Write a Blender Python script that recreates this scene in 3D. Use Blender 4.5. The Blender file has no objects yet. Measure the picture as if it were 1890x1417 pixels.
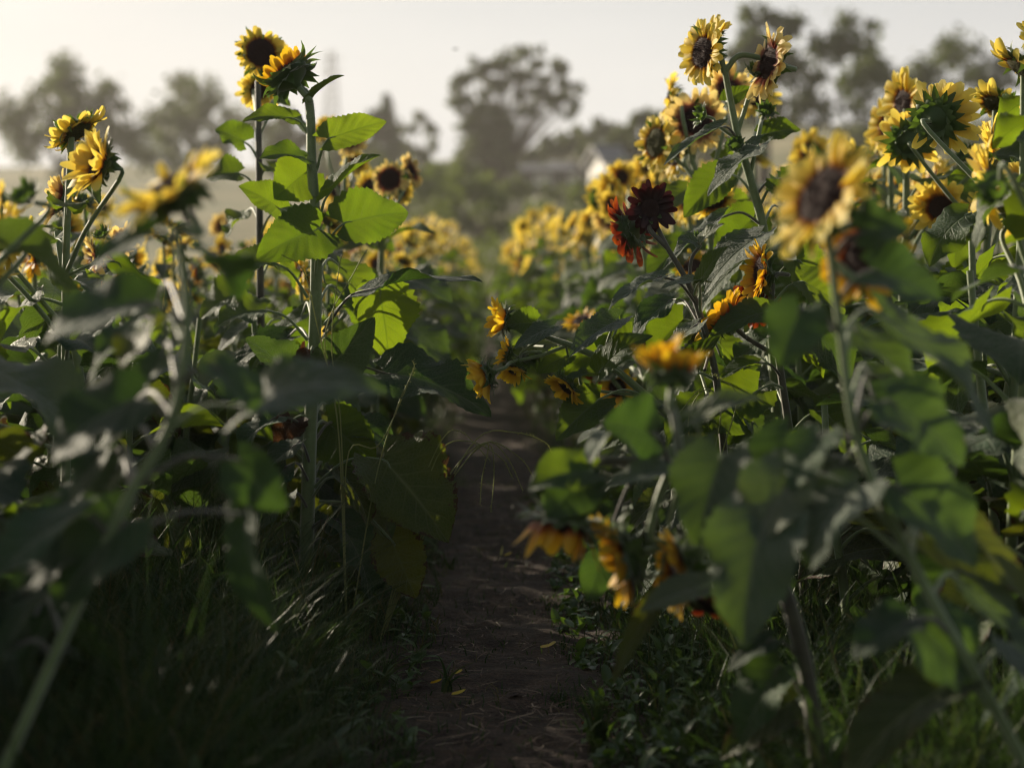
import bpy, math, random
import numpy as np
from mathutils import Vector, Matrix

C = bpy.context.scene.collection
sc = bpy.context.scene
PI = math.pi
# ------------------------------------------------------------------ camera model
F, CX, CY, HZ, CAMZ = 3346.0, 945.0, 708.5, 510.0, 0.9
PITCH = math.atan((CY - HZ) / F)
FW = np.array([0, math.cos(PITCH), -math.sin(PITCH)])
UP = np.array([0, math.sin(PITCH), math.cos(PITCH)])

def at(px, py, d):
    """point seen along this photo direction at distance d (metres along the rows)"""
    v = FW + np.array([1., 0, 0]) * (px - CX) / F + UP * (CY - py) / F
    return np.array([0, 0, CAMZ]) + v * (d / v[1])

def nrm(v):
    v = np.asarray(v, float)
    return v / (np.linalg.norm(v) + 1e-12)

# ------------------------------------------------------------------ mesh helpers
class MB:
    def __init__(s):
        s.v, s.f, s.uv, s.mi, s.n = [], [], [], [], 0
    def add(s, V, Fc, UV=None, mi=0):
        V = np.asarray(V, float).reshape(-1, 3)
        s.v.append(V)
        Fc = np.asarray(Fc, int)
        s.f.append(Fc + s.n)
        s.uv.append(np.zeros((len(V), 2)) if UV is None else np.asarray(UV, float))
        s.mi.append(np.full(len(Fc), mi, int))
        s.n += len(V)
    def mesh(s, name, mats, smooth=True):
        V = np.concatenate(s.v)
        UV = np.concatenate(s.uv)
        me = bpy.data.meshes.new(name)
        lv, ls, lt, mi = [], [], [], []
        pos = 0
        for Fc, m in zip(s.f, s.mi):
            k = Fc.shape[1]
            lv.append(Fc.ravel())
            ls.append(pos + np.arange(len(Fc)) * k)
            lt.append(np.full(len(Fc), k))
            mi.append(m)
            pos += Fc.size
        lv = np.concatenate(lv); ls = np.concatenate(ls); mi = np.concatenate(mi)
        me.vertices.add(len(V)); me.vertices.foreach_set('co', V.ravel().astype(np.float32))
        me.loops.add(len(lv)); me.loops.foreach_set('vertex_index', lv.astype(np.int32))
        me.polygons.add(len(ls)); me.polygons.foreach_set('loop_start', ls.astype(np.int32))
        me.polygons.foreach_set('material_index', mi.astype(np.int32))
        me.polygons.foreach_set('use_smooth', np.full(len(ls), smooth))
        ul = me.uv_layers.new(name='UVMap')
        ul.data.foreach_set('uv', UV[lv].ravel().astype(np.float32))
        for m in mats: me.materials.append(m)
        me.update(); me.validate()
        return me
    def build(s, name, mats, parent=None, loc=(0, 0, 0), smooth=True):
        return link(name, s.mesh(name, mats, smooth), parent, loc)

def link(name, data, parent=None, loc=(0, 0, 0)):
    o = bpy.data.objects.new(name, data)
    C.objects.link(o)
    o.location = loc
    if parent is not None: o.parent = parent
    return o

def tag(o, label=None, cat=None, group=None, kind=None):
    if label: o['label'] = label
    if cat: o['category'] = cat
    if group: o['group'] = group
    if kind: o['kind'] = kind
    return o

def grid_faces(nu, nv):
    i = np.arange(nu)[:, None] * (nv + 1) + np.arange(nv)[None, :]
    i = i.ravel()
    return np.stack([i, i + nv + 1, i + nv + 2, i + 1], 1)

def smooth_path(P, n):
    P = np.asarray(P, float)
    if len(P) == 2:
        t = np.linspace(0, 1, n)[:, None]
        return P[0] * (1 - t) + P[1] * t
    Q = np.vstack([2 * P[0] - P[1], P, 2 * P[-1] - P[-2]])
    out = []
    T = np.linspace(0, len(P) - 1 - 1e-9, n)
    for t in T:
        k = int(t); s = t - k
        a, b, c, d = Q[k:k + 4]
        out.append(.5 * (2 * b + (c - a) * s + (2 * a - 5 * b + 4 * c - d) * s * s + (3 * b - a - 3 * c + d) * s ** 3))
    return np.array(out)

def tube(P, r, n=14, sides=8, sm=True, wob=0, rs=None):
    P = smooth_path(P, n) if sm else np.asarray(P, float)
    n = len(P)
    r = np.interp(np.linspace(0, 1, n), np.linspace(0, 1, len(np.atleast_1d(r))), np.atleast_1d(r)) if not np.isscalar(r) else np.full(n, r)
    T = np.gradient(P, axis=0); T /= np.linalg.norm(T, axis=1)[:, None] + 1e-12
    a = nrm(np.cross(T[0], [.31, .87, .12])); V = []
    ang = np.linspace(0, 2 * PI, sides, endpoint=False)
    for k in range(n):
        a = nrm(a - T[k] * np.dot(a, T[k])); b = np.cross(T[k], a)
        rr = r[k] * (1 + (wob * np.sin(ang * 5 + k * .15)))
        V.append(P[k] + rr[:, None] * (np.cos(ang)[:, None] * a + np.sin(ang)[:, None] * b))
    V = np.concatenate(V)
    i = np.arange(n - 1)[:, None] * sides; j = np.arange(sides)[None, :]
    Fc = np.stack([i + j, i + (j + 1) % sides, i + sides + (j + 1) % sides, i + sides + j], -1).reshape(-1, 4)
    u = np.repeat(np.linspace(0, 1, n), sides); v = np.tile(np.linspace(0, 1, sides), n)
    return V, Fc, np.stack([u, v], 1)

def hairs(P, r, count, ln, rs, n=40):
    """fine bristles on a stem"""
    P = smooth_path(P, n); T = np.gradient(P, axis=0); T /= np.linalg.norm(T, axis=1)[:, None]
    t = rs.rand(count) * (n - 1.001); k = t.astype(int); s = (t - k)[:, None]
    c = P[k] * (1 - s) + P[k + 1] * s
    rr = np.interp(t / (n - 1), np.linspace(0, 1, len(r)), r)[:, None]
    d = rs.randn(count, 3); d -= T[k] * (d * T[k]).sum(1)[:, None]; d /= np.linalg.norm(d, axis=1)[:, None]
    w = np.cross(d, T[k]) * .0003 + T[k] * .0001
    l = (ln * (.5 + rs.rand(count)))[:, None]
    b = c + d * rr * .97
    V = np.stack([b - w, b + w, b + d * l + T[k] * l * (rs.rand(count)[:, None] - .2)], 1).reshape(-1, 3)
    return V, np.arange(count * 3).reshape(-1, 3), np.zeros((count * 3, 2))

# ------------------------------------------------------------------ materials
def mat(name):
    m = bpy.data.materials.new(name); m.use_nodes = True
    nt = m.node_tree; nt.nodes.clear()
    return m, nt
def N(nt, t, **kw):
    n = nt.nodes.new(t)
    for k, v in kw.items():
        if k.startswith('i_'):
            n.inputs[k[2:].replace('_', ' ')].default_value = v
        else: setattr(n, k, v)
    return n
def L(nt, a, b): nt.links.new(a, b)
def M(nt, op, a, b=None, c=None):
    n = nt.nodes.new('ShaderNodeMath'); n.operation = op
    for i, x in enumerate((a, b, c)):
        if x is None: continue
        if isinstance(x, (int, float)): n.inputs[i].default_value = x
        else: nt.links.new(x, n.inputs[i])
    return n.outputs[0]
def mixc(nt, f, a, b, typ='MIX'):
    n = nt.nodes.new('ShaderNodeMix'); n.data_type = 'RGBA'; n.blend_type = typ
    for i, x in ((0, f), (6, a), (7, b)):
        if isinstance(x, (int, float)): n.inputs[i].default_value = x
        elif isinstance(x, tuple): n.inputs[i].default_value = (*x, 1)
        else: nt.links.new(x, n.inputs[i])
    return n.outputs[2]
def ramp(nt, f, stops):
    n = nt.nodes.new('ShaderNodeValToRGB'); e = n.color_ramp.elements
    while len(e) < len(stops): e.new(.5)
    for x, (p, c) in zip(e, stops):
        x.position = p; x.color = (*c, 1)
    nt.links.new(f, n.inputs[0]); return n.outputs[0]
def noise(nt, vec, scale, detail=3, rough=.55):
    n = nt.nodes.new('ShaderNodeTexNoise'); n.inputs['Scale'].default_value = scale
    n.inputs['Detail'].default_value = detail; n.inputs['Roughness'].default_value = rough
    if vec is not None: nt.links.new(vec, n.inputs['Vector'])
    return n.outputs['Fac']

def sheet(nt, col, tcol, trans, rough, bump=None, bstr=.3, bdist=.002, spec=.35, sheen=0.):
    """leaf-like sheet: glossy-diffuse front plus light passing through"""
    p = N(nt, 'ShaderNodeBsdfPrincipled'); p.inputs['Roughness'].default_value = rough
    p.inputs['Specular IOR Level'].default_value = spec
    if sheen:
        p.inputs['Sheen Weight'].default_value = sheen; p.inputs['Sheen Roughness'].default_value = .4
    t = N(nt, 'ShaderNodeBsdfTranslucent'); mx = N(nt, 'ShaderNodeMixShader'); mx.inputs[0].default_value = trans
    for c, s in ((col, p.inputs['Base Color']), (tcol, t.inputs['Color'])):
        if isinstance(c, tuple): s.default_value = (*c, 1)
        else: L(nt, c, s)
    if bump is not None:
        b = N(nt, 'ShaderNodeBump'); b.inputs['Strength'].default_value = bstr; b.inputs['Distance'].default_value = bdist
        L(nt, bump, b.inputs['Height']); L(nt, b.outputs[0], p.inputs['Normal'])
    L(nt, p.outputs[0], mx.inputs[1]); L(nt, t.outputs[0], mx.inputs[2])
    o = N(nt, 'ShaderNodeOutputMaterial'); L(nt, mx.outputs[0], o.inputs[0])
    return p

def leaf_material(name, top, under, glow, vein, trans=.42, rough=.45, spots=0., spotcol=(.06, .03, .012), sheen=.15):
    m, nt = mat(name)
    uv = N(nt, 'ShaderNodeUVMap'); sp = N(nt, 'ShaderNodeSeparateXYZ'); L(nt, uv.outputs[0], sp.inputs[0])
    tc = N(nt, 'ShaderNodeTexCoord').outputs['Object']
    u = sp.outputs[0]; a = M(nt, 'ABSOLUTE', M(nt, 'MULTIPLY', M(nt, 'SUBTRACT', sp.outputs[1], .5), 2))
    # lateral veins sweep towards the tip
    t = M(nt, 'SUBTRACT', u, M(nt, 'MULTIPLY', M(nt, 'POWER', a, .8), .3))
    lat = M(nt, 'ABSOLUTE', M(nt, 'SUBTRACT', M(nt, 'FRACT', M(nt, 'MULTIPLY', M(nt, 'ADD', t, .3), 7)), .5))
    latl = M(nt, 'SUBTRACT', 1, M(nt, 'SMOOTHSTEP' if False else 'MINIMUM', M(nt, 'DIVIDE', lat, .1), 1))
    latl = M(nt, 'MULTIPLY', latl, M(nt, 'SUBTRACT', 1, M(nt, 'MULTIPLY', a, .75)))
    mid = M(nt, 'SUBTRACT', 1, M(nt, 'MINIMUM', M(nt, 'DIVIDE', a, .07), 1))
    v = N(nt, 'ShaderNodeTexVoronoi'); v.feature = 'DISTANCE_TO_EDGE'; v.inputs['Scale'].default_value = 110
    L(nt, tc, v.inputs['Vector'])
    fine = M(nt, 'SUBTRACT', 1, M(nt, 'MINIMUM', M(nt, 'MULTIPLY', v.outputs['Distance'], 7), 1))
    veins = M(nt, 'MAXIMUM', M(nt, 'MAXIMUM', mid, M(nt, 'MULTIPLY', latl, .8)), M(nt, 'MULTIPLY', fine, .36))
    n1 = noise(nt, tc, 16, 4); n2 = noise(nt, tc, 70, 3)
    oi = N(nt, 'ShaderNodeObjectInfo').outputs['Random']
    fac = M(nt, 'ADD', M(nt, 'MULTIPLY', n1, .9), M(nt, 'MULTIPLY', M(nt, 'SUBTRACT', oi, .5), .7))
    dk = tuple(c * .62 for c in top); lt = (top[0] * 1.7, top[1] * 1.35, top[2] * 1.1)
    col = ramp(nt, fac, [(.2, dk), (.5, top), (.85, lt)])
    back = N(nt, 'ShaderNodeNewGeometry').outputs['Backfacing']
    col = mixc(nt, back, col, under)
    col = mixc(nt, M(nt, 'MULTIPLY', veins, .85), col, vein)
    g2 = (glow[0] * 1.45, glow[1] * 1.15, glow[2] * 1.1)
    tcol = mixc(nt, fac, tuple(c * .75 for c in glow), g2)
    tcol = mixc(nt, M(nt, 'MULTIPLY', veins, .7), tcol, tuple(c * .45 for c in glow))
    if spots:
        edge = M(nt, 'ADD', M(nt, 'MULTIPLY', M(nt, 'POWER', a, 3), .28), M(nt, 'MULTIPLY', M(nt, 'POWER', u, 4), .2))
        sn = M(nt, 'GREATER_THAN', M(nt, 'ADD', noise(nt, tc, 34, 5, .65), M(nt, 'MULTIPLY', edge, spots)), .78)
        col = mixc(nt, sn, col, spotcol); tcol = mixc(nt, sn, tcol, spotcol)
    h = M(nt, 'ADD', M(nt, 'MULTIPLY', veins, -.8), M(nt, 'MULTIPLY', n2, .5))
    sheet(nt, col, tcol, trans, rough, h, .9, .0035, .2, sheen)
    return m

LEAF = leaf_material('sunflower_leaf', (.02, .052, .022), (.05, .095, .036), (.19, .32, .01), (.12, .16, .08), .45, .55, sheen=.1)
LEAF_GREY = leaf_material('hairy_leaf', (.068, .102, .066), (.085, .125, .07), (.1, .19, .014), (.16, .19, .12), .33, .55, sheen=.35)
LEAF_OLD = leaf_material('old_leaf', (.03, .055, .014), (.055, .08, .02), (.13, .18, .008), (.17, .19, .075), .32, .5, 1.0)
LEAF_SHADED = leaf_material('shaded_leaf', (.024, .058, .03), (.055, .095, .048), (.075, .16, .016), (.12, .16, .085), .32, .6, .5, sheen=.15)  # leaf copy with glow cut down, shade of lower leaves put into its colour
LEAF_YELLOW = leaf_material('yellowing_leaf', (.1, .115, .022), (.12, .14, .035), (.24, .27, .012), (.2, .21, .08), .42, .55, 1.0)
LEAF_DEAD = leaf_material('withered_leaf', (.05, .025, .014), (.07, .04, .02), (.09, .04, .012), (.08, .05, .03), .25, .7)

def petal_material(name, stops, glow, trans=.4):
    m, nt = mat(name)
    uv = N(nt, 'ShaderNodeUVMap'); sp = N(nt, 'ShaderNodeSeparateXYZ'); L(nt, uv.outputs[0], sp.inputs[0])
    tc = N(nt, 'ShaderNodeTexCoord').outputs['Object']
    oi = N(nt, 'ShaderNodeObjectInfo').outputs['Random']
    f = M(nt, 'ADD', sp.outputs[0], M(nt, 'MULTIPLY', M(nt, 'SUBTRACT', noise(nt, tc, 45, 2), .5), .5))
    f = M(nt, 'ADD', f, M(nt, 'MULTIPLY', M(nt, 'SUBTRACT', oi, .5), .16))
    col = ramp(nt, f, stops)
    tcol = ramp(nt, f, [(p, tuple(min(.95, c * g) for c, g in zip(q, glow))) for p, q in stops])
    st = M(nt, 'SINE', M(nt, 'MULTIPLY', sp.outputs[1], 44))
    h = M(nt, 'MULTIPLY', st, .5)
    sheet(nt, col, tcol, trans, .5, h, .35, .001, .3, .1)
    return m
Y1, Y2 = (.74, .55, .065), (.82, .68, .17)
PET = {
    'yellow': petal_material('petal_yellow', [(.0, (.2, .045, .012)), (.14, (.45, .2, .02)), (.3, Y1), (1, Y2)], (1.1, 1.05, .7), .48),
    'pale': petal_material('petal_pale', [(.0, (.13, .022, .022)), (.3, (.3, .09, .05)), (.5, (.74, .55, .2)), (1, (.82, .68, .27))], (1.05, 1., .8), .48),
    'gold': petal_material('petal_gold', [(.0, (.14, .016, .006)), (.25, (.38, .09, .008)), (.42, (.68, .34, .016)), (1, (.8, .52, .035))], (1., 1.05, .6)),
    'rust': petal_material('petal_rust', [(.0, (.05, .006, .005)), (.5, (.15, .016, .006)), (.8, (.24, .04, .008)), (1, (.4, .11, .014))], (.95, .8, .5)),
    'red': petal_material('petal_red', [(.0, (.012, .002, .003)), (.5, (.024, .003, .004)), (1, (.04, .005, .006))], (1.4, 1., .8), .22),
}
PET['lemon'] = petal_material('petal_lemon', [(.0, (.6, .34, .03)), (.2, Y1), (1, Y2)], (1.1, 1.05, .7), .48)
PET['amber'] = petal_material('petal_amber', [(.0, (.1, .012, .006)), (.22, (.3, .08, .008)), (.42, (.6, .31, .016)), (1, (.74, .5, .03))], (1., 1., .6))
PET['golden'] = petal_material('petal_golden', [(.0, (.5, .17, .012)), (.25, (.76, .44, .03)), (1, (.84, .58, .045))], (1., 1.05, .6), .48)
PET['bud'] = PET['yellow']

def plain(name, stops, scale, rough=.6, bstr=.3, bdist=.003, spec=.35, detail=4, sheen=0, subs=0, coord='Object'):
    m, nt = mat(name)
    tc = N(nt, 'ShaderNodeTexCoord').outputs[coord]
    n = noise(nt, tc, scale, detail, .62)
    p = N(nt, 'ShaderNodeBsdfPrincipled'); p.inputs['Roughness'].default_value = rough; p.inputs['Specular IOR Level'].default_value = spec
    if sheen: p.inputs['Sheen Weight'].default_value = sheen
    L(nt, ramp(nt, n, stops), p.inputs['Base Color'])
    b = N(nt, 'ShaderNodeBump'); b.inputs['Strength'].default_value = bstr; b.inputs['Distance'].default_value = bdist
    L(nt, noise(nt, tc, scale * 3, 4), b.inputs['Height']); L(nt, b.outputs[0], p.inputs['Normal'])
    o = N(nt, 'ShaderNodeOutputMaterial'); L(nt, p.outputs[0], o.inputs[0])
    return m
STEM = plain('green_stem', [(.3, (.095, .14, .045)), (.7, (.15, .2, .08))], 40, .5, .4, .002, sheen=.5)
STEM_DARK = plain('purple_stem', [(.3, (.035, .03, .02)), (.7, (.075, .075, .04))], 40, .5, .4, .002, sheen=.5)
DISC = plain('flower_disc', [(.35, (.012, .005, .004)), (.6, (.04, .014, .01)), (.75, (.075, .03, .012))], 320, .75, .8, .003)
DISC_GREEN = plain('green_disc', [(.35, (.03, .035, .01)), (.6, (.08, .075, .015)), (.8, (.2, .12, .02))], 320, .75, .8, .003)
m, nt = mat('bract'); sheet(nt, (.045, .085, .022), (.13, .22, .02), .3, .5, noise(nt, N(nt, 'ShaderNodeTexCoord').outputs['Object'], 120), .4, .001, .35, .4); BRACT = m
m, nt = mat('hair'); sheet(nt, (.3, .33, .24), (.3, .33, .2), .5, .5); HAIR = m

# ------------------------------------------------------------------ leaves
def blade(Ln, W, nu=16, nv=6, fold=.25, droop=.6, cup=0., wave=.06, serr=.045, twist=0., seed=0, side=0.):
    r = np.random.RandomState(seed)
    u = np.linspace(0, 1, nu + 1); v = np.linspace(-1, 1, 2 * nv + 1)
    U, V = np.meshgrid(u, v, indexing='ij'); a = np.abs(V)
    s = (U + .03) ** .52 * (1 - U) ** .82 * (1 + .18 * np.cos(U * PI))
    s /= s.max()
    asy = 1 + r.uniform(-.12, .12) * V
    X = Ln * (U - .19 * a ** 1.3 * (1 - U) ** 4.5)
    tooth = np.where(a > .99, serr * np.where((np.arange(nu + 1) % 2)[:, None] == 0, 1, -1) + r.uniform(-.03, .03, U.shape), 0)
    Y = W / 2 * s * V * asy * (1 + tooth)
    X = X - np.where(a > .99, 1, 0) * .012 * Ln * np.where((np.arange(nu + 1) % 2)[:, None] == 0, 1, 0)
    Z = fold * np.abs(Y) - cup * W * .5 * a ** 2 * s
    ph = r.uniform(0, 2 * PI, 6); k = r.uniform(1.1, 2.4, 6)
    Z += wave * W * a ** 2 * s * np.where(V > 0, np.sin(2 * PI * k[0] * U + ph[0]), np.sin(2 * PI * k[1] * U + ph[1]))
    Z += .012 * Ln * s * np.sin(2 * PI * (7 * U - 2.1 * a ** .8) + .9 * np.sin(5 * U + ph[4]) * np.sign(V)) * (a * (1.15 - a)) * 2.6
    Z += .02 * Ln * s * (np.sin(2 * PI * k[2] * U + ph[2] + 3 * V) * .6 + np.sin(2 * PI * k[3] * 1.7 * U - 4 * V + ph[3]) * .4) * a
    if twist:
        t = twist * U; Y, Z = Y * np.cos(t) - Z * np.sin(t), Y * np.sin(t) + Z * np.cos(t)
    uu = np.linspace(-.3, 1, 66); th = droop * np.clip(uu, 0, 1) ** 1.25 * (1 + 0 * uu)
    dx = np.cos(th) * (uu[1] - uu[0]); dz = -np.sin(th) * (uu[1] - uu[0])
    cx = np.concatenate([[0], np.cumsum((dx[1:] + dx[:-1]) / 2)]); cz = np.concatenate([[0], np.cumsum((dz[1:] + dz[:-1]) / 2)])
    cx -= np.interp(0, uu, cx); cz -= np.interp(0, uu, cz)
    q = X / Ln
    Xc = np.interp(q, uu, cx) * Ln; Zc = np.interp(q, uu, cz) * Ln; T = np.interp(q, uu, th)
    X2 = Xc + Z * np.sin(T); Z2 = Zc + Z * np.cos(T)
    if side: Y = Y + side * Ln * np.clip(q, 0, 1) ** 2
    tx, tz = cx[-1], cz[-1]; sc_ = 1 / math.hypot(tx, tz); al = math.atan2(tz, tx); c, sn = math.cos(-al), math.sin(-al)
    X3 = (X2 * c - Z2 * sn) * sc_; Z3 = (X2 * sn + Z2 * c) * sc_
    P = np.stack([X3, Y, Z3], -1).reshape(-1, 3)
    return P, grid_faces(nu, 2 * nv), np.stack([U, V * .5 + .5], -1).reshape(-1, 2), al

def basis(x, n):
    x = nrm(x); n = np.asarray(n, float); y = nrm(np.cross(n, x)); z = np.cross(x, y)
    return np.stack([x, y, z], 1)

# ------------------------------------------------------------------ flower heads
def petal(Ln, W, nu, nv, bend, cup, r, tipw=.0):
    u = np.linspace(0, 1, nu + 1); v = np.linspace(-1, 1, nv + 1)
    U, V = np.meshgrid(u, v, indexing='ij')
    s = np.clip((U * .85 + .16), 0, 1) ** .6 * np.clip(1.03 - U, 0, 1) ** .45; s /= s.max()
    X = U * Ln; Y = V * W / 2 * s
    Z = cup * np.abs(V) ** 1.6 * W * s + .06 * W * np.cos(V * 9) * s
    Z += r.uniform(-.12, .12) * W * np.sin(4 * U + r.uniform(0, 6)) * V
    th = bend * U ** 1.3
    X2 = np.cumsum(np.vstack([np.zeros((1, nv + 1)), np.cos((th[1:] + th[:-1]) / 2) * Ln / nu]), 0)
    Z2 = np.cumsum(np.vstack([np.zeros((1, nv + 1)), np.sin((th[1:] + th[:-1]) / 2) * Ln / nu]), 0)
    X = X2 - Z * np.sin(th); Z = Z2 + Z * np.cos(th)
    tw = r.uniform(-.5, .5) * U
    Y, Z = Y * np.cos(tw) - (Z - Z2) * np.sin(tw), Z2 + Y * np.sin(tw) + (Z - Z2) * np.cos(tw)
    return np.stack([X, Y, Z], -1).reshape(-1, 3), grid_faces(nu, nv), np.stack([U, V * .5 + .5], -1).reshape(-1, 2)

def rot_y(a):
    c, s = math.cos(a), math.sin(a); return np.array([[c, 0, s], [0, 1, 0], [-s, 0, c]])
def rot_z(a):
    c, s = math.cos(a), math.sin(a); return np.array([[c, -s, 0], [s, c, 0], [0, 0, 1]])
def rot_x(a):
    c, s = math.cos(a), math.sin(a); return np.array([[1, 0, 0], [0, c, -s], [0, s, c]])

def head_parts(kind, R, PL, npet=20, elev=.15, seed=0, lo=False, droop=0., PW=None, nb=None):
    """petals, disc, bracts and receptacle of a head that faces +Z"""
    r = np.random.RandomState(seed); out = {}
    PW = PW or PL * .42
    mb = MB()
    for row in range(2 if not lo else 1):
        for k in range(npet):
            if r.rand() < .07: continue
            an = 2 * PI * (k + .5 * row) / npet + r.uniform(-.12, .12)
            ln = PL * r.uniform(.78, 1.12) * (1 if row == 0 else .85)
            V, Fc, UV = petal(ln, PW * r.uniform(.8, 1.15), 3 if lo else 7, 2 if lo else 4, r.uniform(-.7, .45) + droop, r.uniform(.05, .4), r)
            e = elev + r.uniform(-.28, .28) + (.18 if row else 0)
            V = V @ rot_x(r.uniform(-.35, .35)).T @ rot_y(-e).T
            V = V + [R * .93, 0, .0015 * row]
            V = V @ rot_z(an).T
            mb.add(V, Fc, UV)
    out['petals'] = mb
    mb = MB(); nr, na = (4, 12) if lo else (12, 40)
    rr = np.linspace(0.02, 1, nr + 1); aa = np.linspace(0, 2 * PI, na + 1)
    RR, AA = np.meshgrid(rr, aa, indexing='ij')
    zz = R * (.3 * (1 - RR ** 2) - .16 * np.exp(-(RR / .42) ** 2)) + .002
    if not lo: zz = zz + r.uniform(-1, 1, zz.shape) * R * .045
    zz[:, -1] = zz[:, 0]
    V = np.stack([RR * R * np.cos(AA), RR * R * np.sin(AA), zz], -1).reshape(-1, 3)
    mb.add(V, grid_faces(nr, na)[:, ::-1], np.stack([RR, AA], -1).reshape(-1, 2))
    if not lo:                                             # florets standing on the disc
        nf = 230
        q = np.sqrt(np.arange(nf) + .5) / math.sqrt(nf); g = np.arange(nf) * 2.39996
        keep = q > .3; q, g = q[keep], g[keep]; nf = len(q)
        b = np.stack([q * R * np.cos(g), q * R * np.sin(g), R * .3 * (1 - q ** 2)], 1)
        up = np.stack([.5 * np.cos(g) * q, .5 * np.sin(g) * q, np.ones(nf)], 1); tt = np.stack([-np.sin(g), np.cos(g), 0 * g], 1); ra = np.stack([np.cos(g), np.sin(g), 0 * g], 1)
        w = R * .045; h = R * r.uniform(.1, .22, nf)[:, None]
        V = np.stack([b - tt * w, b + ra * w, b + tt * w, b + up * h], 1).reshape(-1, 3)
        i = np.arange(nf)[:, None] * 4
        mb.add(V, np.concatenate([i + [0, 1, 3], i + [1, 2, 3], i + [2, 0, 3]]), None)
    out['disc'] = mb
    mb = MB()
    nb = nb or (12 if lo else 22)
    for row in range(1 if lo else 2):
        for k in range(nb):
            an = 2 * PI * (k + .5 * row) / nb + r.uniform(-.12, .12)
            ln = R * r.uniform(.7, 1.25) * (1. if row == 0 else .8)
            n5 = 2 if lo else 5
            u = np.linspace(0, 1, n5 + 1); v = np.linspace(-1, 1, 3)
            U, V2 = np.meshgrid(u, v, indexing='ij')
            w = R * .2 * np.clip(1 - U, 0, 1) ** .9 * (1 + .8 * np.sin(U * PI)) + .0004
            th = r.uniform(-.6, .9) * U ** 1.5
            X = U * ln * np.cos(th); Z = U * ln * np.sin(th) + .2 * w * V2 ** 2
            P = np.stack([X, V2 * w, Z], -1).reshape(-1, 3)
            e = r.uniform(-.45, .35) - (.45 if row else 0) if kind != 'bud' else r.uniform(.2, 1.1)
            P = P @ rot_y(-e).T + [R * (.92 if row == 0 else .72), 0, -R * (.06 if row == 0 else .3)]
            mb.add(P @ rot_z(an).T, grid_faces(n5, 2), np.stack([U, V2], -1).reshape(-1, 2))
    out['bracts'] = mb
    mb = MB(); pr = [(1.02, .02), (1.0, -.12), (.82, -.34), (.5, -.52), (.24, -.66), (.14, -.85)]
    na = 10 if lo else 22
    aa = np.linspace(0, 2 * PI, na + 1)
    V = np.array([[R * a * math.cos(t), R * a * math.sin(t), R * z] for a, z in pr for t in aa])
    mb.add(V, grid_faces(len(pr) - 1, na), None)
    out['receptacle'] = mb
    return out

HEADLIB = {}
def head_meshes(kind, R, PL, npet, elev, seed, droop=0., green=False):
    key = (kind, round(R, 4), round(PL, 4), npet, round(elev, 2), seed, round(droop, 2), green)
    if key not in HEADLIB:
        p = head_parts(kind, R, PL, npet, elev, seed, droop=droop)
        HEADLIB[key] = (p['receptacle'].mesh('flower_head', [BRACT]), p['petals'].mesh('petals', [PET[kind]]),
                        p['disc'].mesh('disc', [DISC_GREEN if green else DISC]), p['bracts'].mesh('bracts', [BRACT]))
    return HEADLIB[key]

def zrot(n, spin=0.):
    q = Vector(tuple(nrm(n))).to_track_quat('Z', 'Y')
    return q.to_matrix() @ Matrix.Rotation(spin, 3, 'Z')

def place_head(parent, loc, n, kind='yellow', R=.036, PL=.045, npet=20, elev=.15, seed=0, droop=0., green=False):
    a, b, c, d = head_meshes(kind, R, PL, npet, elev, seed, droop, green)
    h = link('flower_head', a, parent, tuple(loc)); h.rotation_mode = 'QUATERNION'
    h.rotation_quaternion = zrot(n, seed * 1.7).to_quaternion()
    if kind != 'bud': link('petals', b, h); link('disc', c, h)
    link('bracts', d, h)
    return h

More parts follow.
